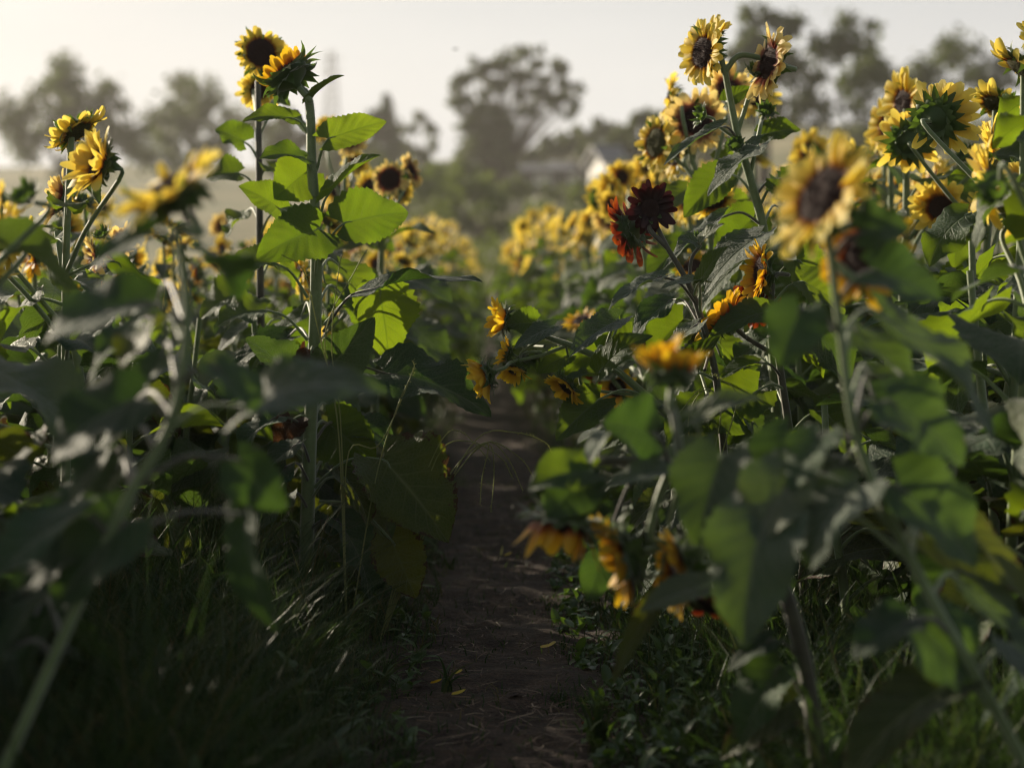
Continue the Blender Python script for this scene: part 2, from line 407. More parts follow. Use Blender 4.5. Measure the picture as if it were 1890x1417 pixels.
# ------------------------------------------------------------------ plants drawn from the photograph
class Plant:
    def __init__(s, label, d, base, group='sunflowers beside the path', mats=None, seed=1, name='sunflower_plant'):
        s.d = d; s.scale = F / d
        s.o = tag(link(name, None), label, 'sunflower', group)
        b = at(base[0], base[1], d); b[2] = 0; s.base = b; s.o.location = tuple(b)
        s.sm = MB(); s.k = 0; s.seed = seed; s.rs = np.random.RandomState(seed)
    def p(s, q):
        return at(q[0], q[1], s.d + (q[2] if len(q) > 2 else 0))
    def stem(s, pts, r0, r1, hair=0, n=40, dark=False, sides=12):
        P = [s.base] + [s.p(q) for q in pts] if pts[0] is None or True else None
        P = np.array(P) - s.base
        V, Fc, UV = tube(P, [r0, r1], n, sides, wob=.05)
        s.sm.add(V, Fc, UV, 1 if dark else 0)
        if hair: s.sm.add(*hairs(P, [r0, r1], hair, .0042, s.rs), mi=2)
    def branch(s, P, r0, r1, n=16, dark=False, hair=0):
        P = np.array(P) - s.base
        V, Fc, UV = tube(P, [r0, r1], n, 9, wob=.04); s.sm.add(V, Fc, UV, 1 if dark else 0)
        if hair: s.sm.add(*hairs(P, [r0, r1], hair, .0026, s.rs, 24), mi=2)
    def stalk(s, pts, r0=.006, r1=.004, dark=False, hair=0):
        s.branch([s.p(q) for q in pts], r0, r1, 20, dark, hair)
    def leaf(s, attach, base, tip, wpx, n=(0, -.6, .8), m=None, fold=.22, droop=.6, wave=.07, twist=0., hang=0., lab=None, pr=.0032, dark=False, side=0., cup=0.):
        s.k += 1; dark = dark or m is LEAF_SHADED
        a, b, t = s.p(attach), s.p(base), s.p(tip)
        W = wpx / s.scale; Ln = np.linalg.norm(t - b)
        V, Fc, UV, al = blade(Ln, W, 30, 9, fold, droop, cup, wave, .05, twist, s.seed * 37 + s.k, side)
        B = basis(t - b, n)
        mb = MB(); mb.add(V @ B.T + (b - a), Fc, UV, 0)
        x = B[:, 0] * math.cos(al) - B[:, 2] * math.sin(al) * -1 if False else B[:, 0] * math.cos(-al) + B[:, 2] * math.sin(-al)
        pl = np.linalg.norm(b - a)
        if pl > .004:
            mid = (a + b) / 2 + np.array([0, 0, .16 * pl]) * (1 if not hang else -hang)
            V, Fc, UV = tube([np.zeros(3), mid - a, b - a, b - a + x * Ln * .12], [pr * 1.35, pr, pr * .8, pr * .35], 14, 7)
            mb.add(V, Fc, UV, 1)
        o = mb.build('leaf', [m or LEAF, STEM_DARK if dark else STEM], s.o, tuple(a - s.base))
        if lab: o['label'] = lab
        return o
    def head(s, c, n, kind='yellow', R=.036, PL=.045, stalk=None, npet=20, elev=.15, seed=0, droop=0., green=False, dark=False, r=.0055, hair=0):
        c = s.p(c); n = nrm(n)
        h = place_head(s.o, c - s.base, n, kind, R, PL, npet, elev, seed, droop, green)
        if stalk:
            e = c - n * R * .8
            s.branch([s.p(q) for q in stalk] + [e - n * R * .9, e], r * 1.15, r * .9, 22, dark, hair)
        return h
    def fill(s, n, line, spread, d0, d1, w=(60, 95), left=.5, mats=None):
        """more leaves of the same plant, set round its stem"""
        r = random.Random(s.seed * 11 + n); ys = [q[1] for q in line]; xs = [q[0] for q in line]
        for k in range(n):
            y = ys[0] + (ys[-1] - ys[0]) * (k + r.random()) / n; x = float(np.interp(y, ys, xs)); sx = -1 if r.random() < left else 1
            w_ = r.uniform(*w); bx = x + sx * spread * r.uniform(.25, 1); by = y - r.uniform(10, 50); dd = r.uniform(d0, d1)
            tx = bx + sx * w_ * r.uniform(.35, 1.1); ty = by + w_ * r.uniform(.5, 1.25)
            s.leaf((x, y), (bx, by, dd), (tx, ty, dd - .03), w_ * .8, (.55 * sx + r.uniform(-.2, .2), -.5, .6), r.choice(mats or (LEAF, LEAF_GREY, LEAF_SHADED)), droop=r.uniform(.4, 1.1), wave=r.uniform(.06, .16))
    def done(s):
        s.sm.build('stem', [STEM, STEM_DARK, HAIR], s.o)

# ---- tall budding plant on the left
A = Plant('tall budding sunflower with hairy pale stem and glowing leaves, left of the path', 4.5, (562, 1180), seed=3)
A.stem([(566, 1000), (572, 800), (580, 640), (584, 470), (580, 370), (575, 290), (573, 215), (567, 178), (550, 160)], .019, .009, 6000, 60)
A.head((532, 138), (-.62, .2, .75), 'gold', .052, .042, [(567, 178), (553, 162)], 24, .95, 11, .1, r=.008)
A.leaf((577, 215), (574, 183), (636, 140, -.03), 42, (.4, -.35, .8), fold=.55, droop=.5)
A.leaf((584, 315), (606, 257, -.03), (714, 224, .07), 66, (.45, -.8, .38), fold=.1, droop=.35)
A.leaf((568, 247), (540, 219), (446, 226, -.03), 54, (.1, -.62, .8), droop=.8)
A.leaf((577, 335), (562, 292, -.03), (478, 294, -.08), 74, (-.25, -.6, .75), droop=.8)
A.leaf((577, 348), (569, 316, .03), (506, 368, -.02), 104, (.35, -.85, .3), droop=.5)
A.leaf((574, 440), (516, 386), (440, 344, -.05), 80, (-.2, -.7, .6), droop=.5)
A.leaf((590, 402), (606, 360, -.03), (703, 287, -.08), 66, (-.55, -.25, .8), fold=.5, droop=.45)
A.leaf((590, 492), (634, 413, -.05), (754, 392, .08), 108, (.45, -.8, .4), fold=.1, droop=.5)
A.leaf((580, 545), (590, 424, -.06), (472, 480, -.14), 112, (.4, -.75, .5), fold=.2, droop=.9)
A.leaf((568, 550), (510, 487), (425, 500, -.05), 96, (0, -.5, .85), droop=.9)
A.leaf((597, 612), (690, 533, -.1), (892, 521, -.15), 132, (.06, -.1, 1), LEAF_SHADED, fold=.12, droop=.5, wave=.12)
A.leaf((597, 600), (698, 534, .02), (716, 664, .06), 128, (.4, -.85, .25), droop=.5)
A.leaf((590, 692), (600, 682, -.06), (692, 585, -.12), 96, (.6, -.6, .5), droop=.6, m=LEAF_GREY)
A.leaf((568, 628), (488, 573, -.02), (400, 604, -.05), 120, (0, -.4, .9), droop=.8)
A.leaf((568, 730), (552, 712, -.03), (450, 624, -.08), 96, (-.35, -.55, .8), droop=.7, m=LEAF_GREY)
A.leaf((572, 706), (712, 689, -.06), (908, 770, -.12), 128, (-.1, -.55, .85), LEAF_SHADED, fold=.28, droop=.8, wave=.13, lab='broad dark leaf reaching over the path with drooping tip')
A.leaf((572, 905), (706, 848, -.08), (828, 1002, -.14), 176, (.25, -.85, .4), droop=.55, m=LEAF_OLD, wave=.12, lab='large low leaf with brown nibbled edge')
A.leaf((590, 925), (722, 996, -.1), (768, 1104, -.1), 100, (.1, -.95, .15), fold=.3, m=LEAF_YELLOW, lab='small yellowing leaf hanging lowest by the path')
A.leaf((578, 800), (604, 780, .1), (694, 856, .1), 120, (0, -.9, .3))
A.leaf((568, 862), (505, 815), (420, 880, -.05), 118, (-.2, -.6, .7), droop=.9)
A.leaf((570, 1000), (520, 960, .1), (440, 1040, .1), 110, (-.2, -.7, .6), m=LEAF_OLD)
A.leaf((566, 1040), (640, 1000, .15), (700, 1090, .15), 110, (.2, -.8, .4))
A.leaf((578, 642), (574, 650, -.04), (556, 700, -.05), 60, (.4, -.8, .3), LEAF_DEAD, wave=.4, droop=1.6, lab='withered brown leaf on the stem')
A.leaf((578, 646), (585, 652, -.04), (596, 690, -.05), 50, (-.4, -.8, .3), LEAF_DEAD, wave=.4, droop=1.4, lab='withered brown leaf on the stem')
A.leaf((572, 770), (540, 775, -.02), (515, 830, -.03), 60, (.3, -.8, .3), LEAF_DEAD, wave=.35, droop=1.4, lab='withered brown leaf on the stem')
A.fill(9, [(583, 470), (575, 750)], 60, .1, .4, (80, 120), .5, (LEAF, LEAF_SHADED))
A.fill(16, [(575, 760), (566, 1120)], 80, .08, .45, (90, 130), .5, (LEAF_SHADED, LEAF_OLD, LEAF_SHADED))
A.fill(8, [(575, 790), (566, 1090)], 70, -.16, -.02, (85, 130), .45, (LEAF_SHADED, LEAF_OLD))
A.done()

# ---- plant in front of the lens on the left (out of focus)
B = Plant('blurred sunflower close on the left, its broad leaf crossing the tall stem', 2.35, (-150, 1700), seed=5)
B.stem([(60, 1300), (220, 950), (318, 770), (345, 580), (325, 420)], .0085, .005, 500)
fB = lambda y: float(np.interp(y, [420, 580, 770, 950, 1300, 1700], [325, 345, 318, 220, 60, -150]))
B.leaf((fB(800), 800), (455, 752), (718, 728, -.06), 150, (-.1, -.62, .78), droop=1.1, fold=.1, lab='broad blurred leaf arching across the tall stem', m=LEAF_GREY)
B.leaf((fB(900), 900), (440, 850), (530, 940), 110, (-.6, -.6, .5), m=LEAF_SHADED)
B.leaf((fB(1050), 1050), (450, 950), (516, 1170), 130, (-.75, -.6, .3), m=LEAF_SHADED)
B.leaf((fB(600), 600), (260, 560), (80, 640), 170, (-.1, -.5, .85), droop=.9, m=LEAF_SHADED)
B.leaf((fB(520), 520), (400, 470), (440, 560, .2), 120, (.1, -.6, .8), droop=.8, m=LEAF_SHADED)
B.leaf((fB(780), 780), (250, 740), (90, 860), 180, (-.1, -.6, .8), droop=.9, m=LEAF_SHADED)
B.leaf((fB(450), 450), (280, 430), (170, 500), 110, (-.1, -.5, .85), droop=.7, m=LEAF_SHADED)
B.leaf((fB(1000), 1000), (240, 960), (100, 1130), 190, (-.2, -.7, .7), m=LEAF_SHADED)
B.head((315, 350), (-.5, -.3, .8), 'yellow', .04, .05, [(335, 420)], seed=21)
B.fill(14, [(345, 560), (318, 770), (220, 950), (90, 1250)], 80, -.05, .3, (120, 180), .8, (LEAF_SHADED, LEAF_SHADED, LEAF_OLD))
B.done()

# ---- sunflowers behind the tall plant
Fp = Plant('sunflower with a pale yellow dark-eyed bloom facing the camera, behind the tall plant', 6.1, (690, 1000), seed=7)
Fp.stem([(690, 800), (700, 560), (706, 430), (712, 370)], .014, .008)
Fp.head((720, 331), (-.2, -.97, .1), 'pale', .034, .036, [(712, 380)], 22, .1, 31)
Fp.head((757, 316, .25), (.85, -.3, .3), 'pale', .03, .042, [(706, 420), (745, 350)], 20, .2, 32)
Fp.head((682, 345, .2), (-.5, -.6, .3), 'yellow', .03, .04, [(703, 470), (690, 390)], 18, .2, 33)
Fp.head((738, 352, .3), (.6, -.75, -.1), 'yellow', .026, .036, [(706, 430), (728, 390)], 18, .1, 36)
Fp.leaf((704, 480), (720, 440), (805, 432, -.1), 60, (.1, -.3, .95), droop=.9)
Fp.leaf((700, 520), (740, 510), (835, 560, -.1), 80, (.1, -.5, .85), m=LEAF_GREY)
Fp.leaf((700, 600), (760, 600), (830, 680, -.1), 80, (.1, -.6, .8), m=LEAF_GREY)
Fp.leaf((700, 460), (670, 440), (610, 470, -.1), 75, (-.1, -.6, .8))
Fp.leaf((696, 640), (730, 640), (800, 720, -.1), 85, (.3, -.6, .7))
Fp.done()
G = Plant('sunflower with a dark-centred yellow bloom at the left edge of the photo', 5.1, (486, 1100), seed=8)
G.stem([(484, 800), (480, 500), (478, 300), (476, 150)], .013, .008, dark=True)
G.head((482, 98), (.25, -.93, .2), 'yellow', .04, .04, [(477, 170)], 20, .15, 41)
G.head((478, 165, .3), (.4, -.7, -.3), 'yellow', .03, .045, [(477, 230)], 18, .1, 42)
G.leaf((478, 220), (500, 190), (536, 196, -.02), 50, (.2, -.5, .8))
G.leaf((480, 360), (440, 320), (380, 330), 90, (-.2, -.6, .8))
G.leaf((478, 300), (450, 262), (396, 240), 80, (-.2, -.6, .8))
G.leaf((480, 470), (520, 430), (560, 470, .1), 90, (.1, -.7, .6))
G.leaf((482, 560), (440, 540), (370, 590), 100, (-.2, -.6, .8))
G.leaf((482, 620), (520, 590, .1), (560, 650, .1), 100, (.2, -.7, .6))
G.fill(9, [(478, 240), (484, 800)], 40, -.05, .2, (60, 90), .6)
G.done()
G2 = Plant('sunflower with several yellow blooms showing between the tall stem and its top leaf', 6.6, (628, 950), seed=9)
G2.stem([(628, 700), (632, 480), (636, 330), (640, 290)], .013, .008)
G2.head((645, 258), (.1, -.95, .25), 'pale', .032, .04, [(638, 310)], 20, .15, 51)
G2.head((598, 243, .2), (-.5, -.6, .5), 'yellow', .03, .045, [(633, 380), (605, 290)], 18, .2, 52)
G2.head((655, 300, .1), (.5, -.6, .4), 'yellow', .026, .04, [(636, 380), (650, 330)], 18, .2, 53)
G2.head((622, 352, .1), (-.3, -.9, .1), 'yellow', .026, .04, [(634, 450), (624, 390)], 18, .2, 54)
for i, (x, y, sx) in enumerate([(640, 340, 1), (625, 400, -1), (650, 420, 1), (615, 470, -1), (650, 520, 1)]):
    G2.leaf((634, y + 50), (634 + 25 * sx, y + 15), (634 + 95 * sx, y + 45, -.05 * sx), 75, (.1 * sx, -.6, .75))
G2.done()

# ---- right side: tall branching plants
Cp = Plant('tallest sunflower on the right, branching stem with dark-eyed yellow blooms and buds', 4.6, (1452, 1200), seed=13)
Cp.stem([(1440, 900), (1425, 600), (1412, 440), (1386, 335), (1365, 265), (1348, 185), (1336, 120)], .015, .0075, 1500, 50)
Cp.head((1298, 97), (-.84, -.53, .06), 'yellow', .04, .05, [(1337, 135), (1332, 108)], 22, .12, 61, r=.007)
Cp.head((1306, 75, .12), (-.5, -.4, .7), 'yellow', .03, .055, None, 16, .3, 66)
Cp.head((1420, 118, -.05), (-.93, -.3, .15), 'pale', .042, .062, [(1339, 132), (1362, 104), (1398, 106)], 20, .05, 62, r=.007)
Cp.head((1294, 212), (-.85, -.25, .25), 'bud', .02, .02, [(1360, 258), (1325, 232)], 14, .6, 63, r=.004)
Cp.head((1398, 133), (.2, -.4, .85), 'bud', .022, .02, [(1360, 250), (1385, 170)], 14, .6, 64, r=.0055)
Cp.head((1357, 268, -.03), (-.2, -.8, .5), 'bud', .017, .02, [(1368, 285)], 14, .6, 65, r=.004)
Cp.head((1413, 205, .05), (.2, -.6, .6), 'bud', .02, .02, [(1385, 320), (1402, 240)], 14, .6, 68, r=.005)
Cp.leaf((1360, 256), (1330, 235, -.05), (1224, 307, -.1), 52, (-.72, -.42, .55), LEAF_GREY, fold=.35, droop=.35, dark=True)
Cp.leaf((1368, 285), (1400, 270, -.06), (1306, 364, -.1), 82, (-.72, -.42, .55), LEAF_GREY, droop=.4)
Cp.leaf((1350, 205), (1340, 187, .05), (1388, 162, .04), 40, (.1, -.8, .5))
Cp.leaf((1372, 300), (1408, 250, .03), (1478, 240, .02), 60, (.1, -.7, .6))
Cp.leaf((1405, 415), (1332, 402, -.08), (1222, 500, -.14), 54, (-.72, -.42, .55), LEAF_GREY, fold=.3, droop=.3, dark=True)
Cp.leaf((1396, 370), (1335, 322, .1), (1262, 402, .08), 78, (-.2, -.9, .3))
Cp.leaf((1404, 400), (1392, 402, .12), (1318, 474, .1), 96, (-.1, -.92, .2))
Cp.leaf((1412, 440), (1404, 434, -.06), (1300, 545, -.1), 120, (-.72, -.42, .55), LEAF_GREY)
Cp.leaf((1416, 520), (1350, 500, -.05), (1285, 600, -.1), 60, (-.72, -.42, .55), LEAF_GREY)
Cp.leaf((1400, 385), (1440, 330, -.02), (1500, 390, -.05), 90, (.1, -.8, .5))
Cp.leaf((1418, 540), (1470, 480), (1560, 560), 110, (.1, -.7, .6))
Cp.leaf((1425, 640), (1490, 600), (1570, 700), 130, (.1, -.7, .6), LEAF_GREY)
Cp.leaf((1428, 680), (1360, 660, .1), (1290, 740, .1), 110, (-.2, -.7, .6))
Cp.leaf((1434, 790), (1380, 760, .1), (1330, 860, .1), 120, (-.2, -.7, .6))
Cp.fill(11, [(1395, 350), (1440, 900)], 50, .06, .35, (62, 100), .65)
Cp.done()

C2 = Plant('sunflower cluster with pale maroon-eyed blooms behind the tallest right plant', 5.4, (1330, 1070), seed=14)
C2.stem([(1325, 800), (1318, 520), (1300, 370), (1275, 290)], .014, .008)
C2.head((1285, 224), (-.1, -.97, .12), 'pale', .042, .062, [(1278, 300), (1288, 250)], 17, .1, 71)
C2.head((1212, 264), (-.8, -.58, .05), 'yellow', .044, .05, [(1290, 330), (1240, 285)], 22, .08, 72, green=True)
C2.head((1245, 285, .1), (-.85, -.4, .0), 'yellow', .036, .048, [(1296, 350), (1262, 300)], 22, .05, 73)
C2.head((1238, 182, .3), (-.95, .05, .15), 'yellow', .036, .05, [(1278, 300), (1258, 200)], 20, .05, 74)
C2.head((1345, 168, .3), (.3, -.85, .2), 'pale', .036, .055, [(1300, 370), (1340, 220)], 20, .1, 75)
C2.head((1318, 372, -.1), (.1, -.55, -.75), 'yellow', .03, .045, [(1312, 430), (1325, 370)], 20, -.05, 76)
C2.head((1395, 180, .4), (-.2, -.8, .4), 'yellow', .036, .05, [(1318, 430), (1390, 260)], 20, .1, 77)
C2.leaf((1300, 370), (1270, 350), (1200, 410, -.1), 80, (-.3, -.7, .6))
C2.leaf((1310, 420), (1335, 380), (1400, 420), 90, (.2, -.7, .6))
C2.leaf((1314, 470), (1270, 450), (1195, 520, -.1), 90, (-.3, -.7, .6))
C2.leaf((1290, 340), (1320, 300), (1375, 310), 70, (.1, -.8, .5))
C2.leaf((1318, 540), (1270, 520), (1180, 600, -.1), 95, (-.72, -.42, .55), LEAF_GREY)
C2.leaf((1320, 600), (1350, 570), (1420, 640), 95, (.2, -.7, .6))
C2.leaf((1322, 660), (1260, 650), (1190, 740, -.1), 100, (-.72, -.42, .55), LEAF_GREY)
C2.leaf((1324, 760), (1370, 740), (1420, 840), 110, (.2, -.7, .6))
C2.fill(12, [(1300, 370), (1325, 800)], 60, .0, .35, (55, 90), .6)
C2.done()

R_ = Plant('sunflower with a dark red bloom and a rusty drooping bloom, right of the path', 4.3, (1350, 1215), seed=15)
R_.stem([(1340, 900), (1322, 700), (1290, 575), (1262, 508), (1232, 458)], .011, .0055, 900, 50, True)
h_ = R_.head((1200, 384), (.06, -.97, -.1), 'red', .022, .046, [(1262, 508), (1228, 450)], 15, .05, 81, dark=True); h_['label'] = 'very dark red bloom facing the camera'
h_ = R_.head((1164, 425, .05), (-.74, .48, -.35), 'rust', .034, .058, [(1232, 458), (1200, 425)], 15, .15, 82, -.15, dark=True); h_['label'] = 'rusty red bloom seen from its green back'
R_.head((1293, 437), (.05, -.35, .9), 'bud', .014, .02, [(1272, 535), (1276, 480)], 14, .6, 83, dark=True, r=.004)
R_.leaf((1290, 455), (1292, 447, -.03), (1338, 413, -.06), 34, (-.72, -.42, .55), LEAF_GREY)
R_.leaf((1288, 455), (1286, 448, -.03), (1250, 440, -.06), 30, (.3, -.7, .6), LEAF_GREY)
R_.leaf((1288, 566), (1222, 512, -.05), (1122, 574, -.1), 52, (-.72, -.42, .55), LEAF_GREY, fold=.3, dark=True)
R_.leaf((1280, 548), (1296, 520, -.06), (1218, 536, -.1), 46, (-.72, -.42, .55), LEAF_GREY)
R_.leaf((1292, 580), (1292, 520, -.08), (1345, 455, -.12), 50, (-.4, -.6, .7))
R_.leaf((1300, 620), (1285, 600, -.08), (1215, 680, -.12), 62, (-.72, -.42, .55), LEAF_GREY, dark=True)
R_.leaf((1306, 640), (1262, 590, .1), (1195, 660, .1), 90, (-.2, -.9, .3))
R_.leaf((1318, 700), (1260, 700, -.05), (1330, 620, -.1), 60, (-.2, -.7, .6))
R_.leaf((1326, 760), (1300, 740, -.05), (1230, 830, -.1), 80, (-.3, -.6, .7))
R_.leaf((1332, 800), (1390, 780), (1450, 870), 90, (.3, -.6, .7), LEAF_GREY)
R_.leaf((1338, 880), (1280, 870, .05), (1220, 970, .05), 100, (-.3, -.7, .6))
R_.fill(12, [(1285, 560), (1340, 1000)], 60, .1, .4, (60, 95), .65)
R_.fill(8, [(1338, 880), (1348, 1130)], 60, -.1, .2, (70, 105), .6, (LEAF_GREY, LEAF_SHADED))
R_.done()

O = Plant('sunflower with two golden side-on blooms at the right edge of the photo', 4.4, (1490, 1200), seed=16)
O.stem([(1470, 900), (1440, 680), (1425, 560), (1422, 520)], .012, .006, 500, 40, True)
O.head((1406, 502), (-.96, -.18, .1), 'gold', .04, .05, [(1424, 560), (1430, 510)], 20, .5, 91, dark=True)
O.head((1340, 592, -.05), (-.72, .2, .62), 'gold', .036, .058, [(1440, 660), (1380, 625), (1362, 608)], 19, .6, 92, dark=True)
O.head((1395, 560, .2), (-.4, -.7, -.4), 'rust', .03, .045, [(1428, 590)], 18, 0, 93, dark=True)
O.leaf((1432, 620), (1425, 574, -.08), (1306, 628, -.14), 62, (.1, -.6, .8), droop=.8)
O.leaf((1445, 700), (1400, 670, -.05), (1330, 700, -.1), 60, (-.2, -.3, .9), dark=True)
O.leaf((1428, 560), (1480, 520), (1560, 580), 100, (.2, -.6, .7))
O.leaf((1450, 720), (1400, 720, -.05), (1300, 800, -.1), 110, (-.2, -.8, .4))
O.leaf((1460, 800), (1520, 760), (1600, 860), 130, (.2, -.6, .7))
O.leaf((1460, 830), (1400, 820, -.05), (1330, 930, -.1), 110, (-.72, -.42, .55), LEAF_GREY)
O.fill(9, [(1428, 590), (1470, 950)], 50, .08, .35, (60, 95), .7)
O.done()

D = Plant('sprawling sunflower whose leaning stem hangs small golden blooms over the path', 4.3, (1335, 1215), seed=17)
D.stem([(1320, 1050), (1290, 860), (1240, 775), (1195, 732), (1120, 670), (1060, 640), (1010, 622), (972, 602)], .013, .0055, 1300, 60)
D.head((930, 590), (-.92, -.15, .15), 'golden', .025, .042, [(972, 602), (955, 592)], 15, .85, 101, r=.0045)
D.head((899, 692, -.03), (-.84, .05, -.35), 'golden', .028, .048, [(1050, 636), (1000, 655), (945, 668)], 16, .85, 102, r=.004, hair=200)
D.head((938, 652, .04), (-.9, .1, .3), 'golden', .018, .03, [(1000, 625), (965, 648)], 11, .85, 103, r=.0035)
D.head((950, 682, .02), (-.25, -.5, -.8), 'golden', .02, .034, [(1000, 650), (975, 650)], 10, .85, 104, r=.0035)
D.head((1046, 713, -.03), (-.62, -.3, -.6), 'golden', .025, .036, [(1190, 730), (1110, 722), (1075, 712)], 18, .45, 105, r=.0035)
D.head((978, 660, .05), (.3, -.5, -.6), 'bud', .022, .03, [(1005, 640)], 12, .2, 106, r=.0035)
D.leaf((1004, 618), (988, 566 + 30, -.02), (933, 600, -.04), 56, (-.1, -.9, .3), droop=.3)
D.leaf((1010, 620), (1022, 602, -.04), (948, 645, -.06), 42, (.2, -.6, .75), LEAF_GREY)
D.leaf((1112, 664), (1142, 590, -.04), (1050, 660, -.1), 68, (-.3, -.65, .65), LEAF_GREY, fold=.45)
D.leaf((1122, 672), (1146, 592, .06), (1098, 640, .08), 80, (-.1, -.95, .2))
D.leaf((1152, 696), (1108, 686, -.05), (1206, 620, -.12), 66, (-.3, -.75, .55), droop=1.)
D.leaf((1100, 660), (1112, 640, .08), (1040, 690, .08), 84, (-.1, -.95, .2))
D.leaf((1160, 702), (1110, 690, -.03), (1042, 700, -.06), 40, (-.2, -.4, .9))
D.leaf((1192, 732), (1108, 736, -.03), (1026, 814, -.07), 86, (-.25, -.8, .5), droop=.5)
D.leaf((1040, 634), (1048, 655, .02), (990, 690, .03), 48, (-.2, -.8, .4))
D.leaf((1235, 772), (1190, 770, .05), (1110, 830, .05), 80, (-.3, -.7, .6))
D.leaf((1240, 776), (1235, 740, .02), (1160, 745, .02), 60, (-.2, -.6, .7), LEAF_GREY)
D.leaf((1260, 810), (1300, 770, -.03), (1380, 800, -.06), 80, (.1, -.7, .6))
D.leaf((1292, 870), (1240, 880, .08), (1170, 960, .08), 90, (-.4, -.7, .5), LEAF_GREY)
D.leaf((1300, 930), (1235, 905, -.05), (1160, 985, -.08), 60, (-.6, -.6, .5), LEAF_OLD, lab='narrow bleached leaf catching a patch of sun')
D.done()

H = Plant('sunflower with half-hidden golden blooms low behind the leaning stem', 5.3, (1180, 1080), seed=18)
H.stem([(1180, 950), (1185, 800), (1190, 700)], .01, .006)
H.head((1140, 716), (-.4, -.85, .1), 'golden', .028, .04, [(1186, 780), (1160, 730)], 17, .1, 111)
H.head((1278, 492), (-.3, -.6, .6), 'golden', .028, .036, [(1190, 700), (1275, 560)], 15, .1, 112)
H.head((1072, 592, .8), (-.35, -.35, .8), 'golden', .03, .04, [(1190, 700), (1120, 640, .5), (1076, 640, .8)], 15, .1, 113)
H.head((1110, 690, .1), (-.5, -.6, -.4), 'rust', .026, .036, [(1190, 760), (1130, 700)], 15, .1, 114)
for i, (y, sx) in enumerate([(650, -1), (690, 1), (740, -1), (790, 1), (850, -1), (900, 1)]):
    H.leaf((1188, y + 40), (1188 + 25 * sx, y + 15), (1188 + 95 * sx, y + 55, -.05 * sx), 78, (.15 * sx, -.6, .75), LEAF_GREY if i % 2 else LEAF)
H.fill(12, [(1190, 650), (1182, 980)], 55, .05, .5, (55, 85), .55)
H.done()

def bloom_band(label, d, base, spots, seed, kinds=('lemon', 'yellow')):
    q = Plant(label, d, base, seed=seed); rr = np.random.RandomState(seed)
    top = min(y for x, y in spots); mx = sum(x for x, y in spots) / len(spots)
    yb = top + 110 * 7.5 / d; q.stem([(base[0], (base[1] + yb) / 2), (mx + 4, yb), (mx, top + 40 * 7.5 / d)], .012, .007)
    for i, (x, y) in enumerate(spots):
        n = nrm(np.array([-.75, -.5, .2]) + rr.normal(0, .35, 3))
        q.head((x, y, rr.uniform(-.15, .25)), n, kinds[i % len(kinds)], .027, .05, [(mx + 4, yb), ((mx + x) / 2 + 4, (yb + y) / 2 + 6)], 19, rr.uniform(.1, .5), 400 + seed + i % 3, 0, i % 2 == 0)
    for i in range(9):
        y = yb + i * 48 * 5 / d; sx = 1 if i % 2 else -1
        q.leaf((mx + 6, y + 30), (mx + 6 + 16 * sx, y + 12), (mx + 6 + 80 * sx * 6 / d, y + 40, -.06 * sx), 82 * 6 / d, (.15 * sx, -.55, .8), LEAF_GREY if i % 3 else LEAF, droop=.9)
    q.done()
bloom_band('blurred sunflower with a cluster of pale yellow blooms above the dark red flower', 7.2, (1185, 930), [(1128, 350), (1150, 326), (1178, 338), (1192, 318), (1160, 362), (1130, 378), (1205, 345)], 23)
bloom_band('blurred sunflower with yellow blooms left of the rusty drooping flower', 9.5, (1110, 830), [(1090, 410), (1070, 428), (1100, 395), (1058, 412), (1085, 440)], 24)
bloom_band('blurred sunflower with yellow blooms near the middle of the right-hand bloom band', 12.5, (1050, 750), [(1030, 428), (1012, 445), (1042, 450), (998, 436), (1022, 470)], 25)
bloom_band('blurred sunflower with golden blooms where the right-hand bloom band meets the path', 16, (985, 700), [(945, 462), (958, 450), (975, 455), (950, 482)], 26, ('golden', 'lemon'))

# ---- close out-of-focus plants on the right
E = Plant('blurred near sunflower with drooping golden blooms at lower right', 2.8, (1520, 1480), seed=19)
E.stem([(1490, 1250), (1420, 1020), (1330, 900), (1230, 858), (1130, 850), (1075, 860)], .014, .007, dark=True)
E.head((1040, 965), (-.22, -.12, -.97), 'gold', .042, .064, [(1075, 860), (1062, 890)], 6, 1.1, 121, .15, r=.007)
E.head((1152, 1030), (-.92, -.1, -.3), 'amber', .042, .046, [(1240, 858), (1215, 920), (1200, 990)], 20, .55, 122, r=.006)
E.head((1258, 1055), (-.9, -.2, -.2), 'amber', .036, .044, [(1330, 900), (1310, 980), (1290, 1040)], 18, .5, 123, r=.006)
E.head((1296, 1112, .1), (-.3, -.3, -.9), 'rust', .032, .05, [(1400, 1000), (1320, 1060)], 15, -.1, 124, r=.006)
E.head((1240, 690, -.25), (.05, .12, .97), 'amber', .027, .044, [(1260, 870), (1245, 770, -.2)], 9, .85, 125, r=.006)
E.head((1222, 668, -.25), (-.2, .1, .9), 'amber', .016, .04, None, 7, .9, 126)
E.leaf((1080, 858), (1092, 870, -.03), (975, 905, -.05), 110, (-.1, -.6, .7), droop=1.)
E.leaf((1130, 850), (1080, 880, -.02), (1010, 960, -.05), 110, (.1, -.75, .6), LEAF_SHADED)
E.leaf((1180, 852), (1120, 800), (1090, 860, -.05), 60, (-.6, -.4, .6), LEAF_GREY)
E.leaf((1235, 858), (1205, 800, -.06), (1112, 780, -.1), 120, (-.55, -.75, .35), LEAF_SHADED)
E.leaf((1290, 880), (1240, 870, -.04), (1110, 905, -.06), 70, (0, -.4, .9), LEAF_GREY)
E.leaf((1330, 900), (1300, 830, .05), (1200, 870, .05), 80, (-.3, -.6, .7), LEAF_GREY)
E.leaf((1300, 885), (1280, 770, -.1), (1412, 735, -.1), 62, (-.2, -.5, .8), LEAF_GREY, droop=.7)
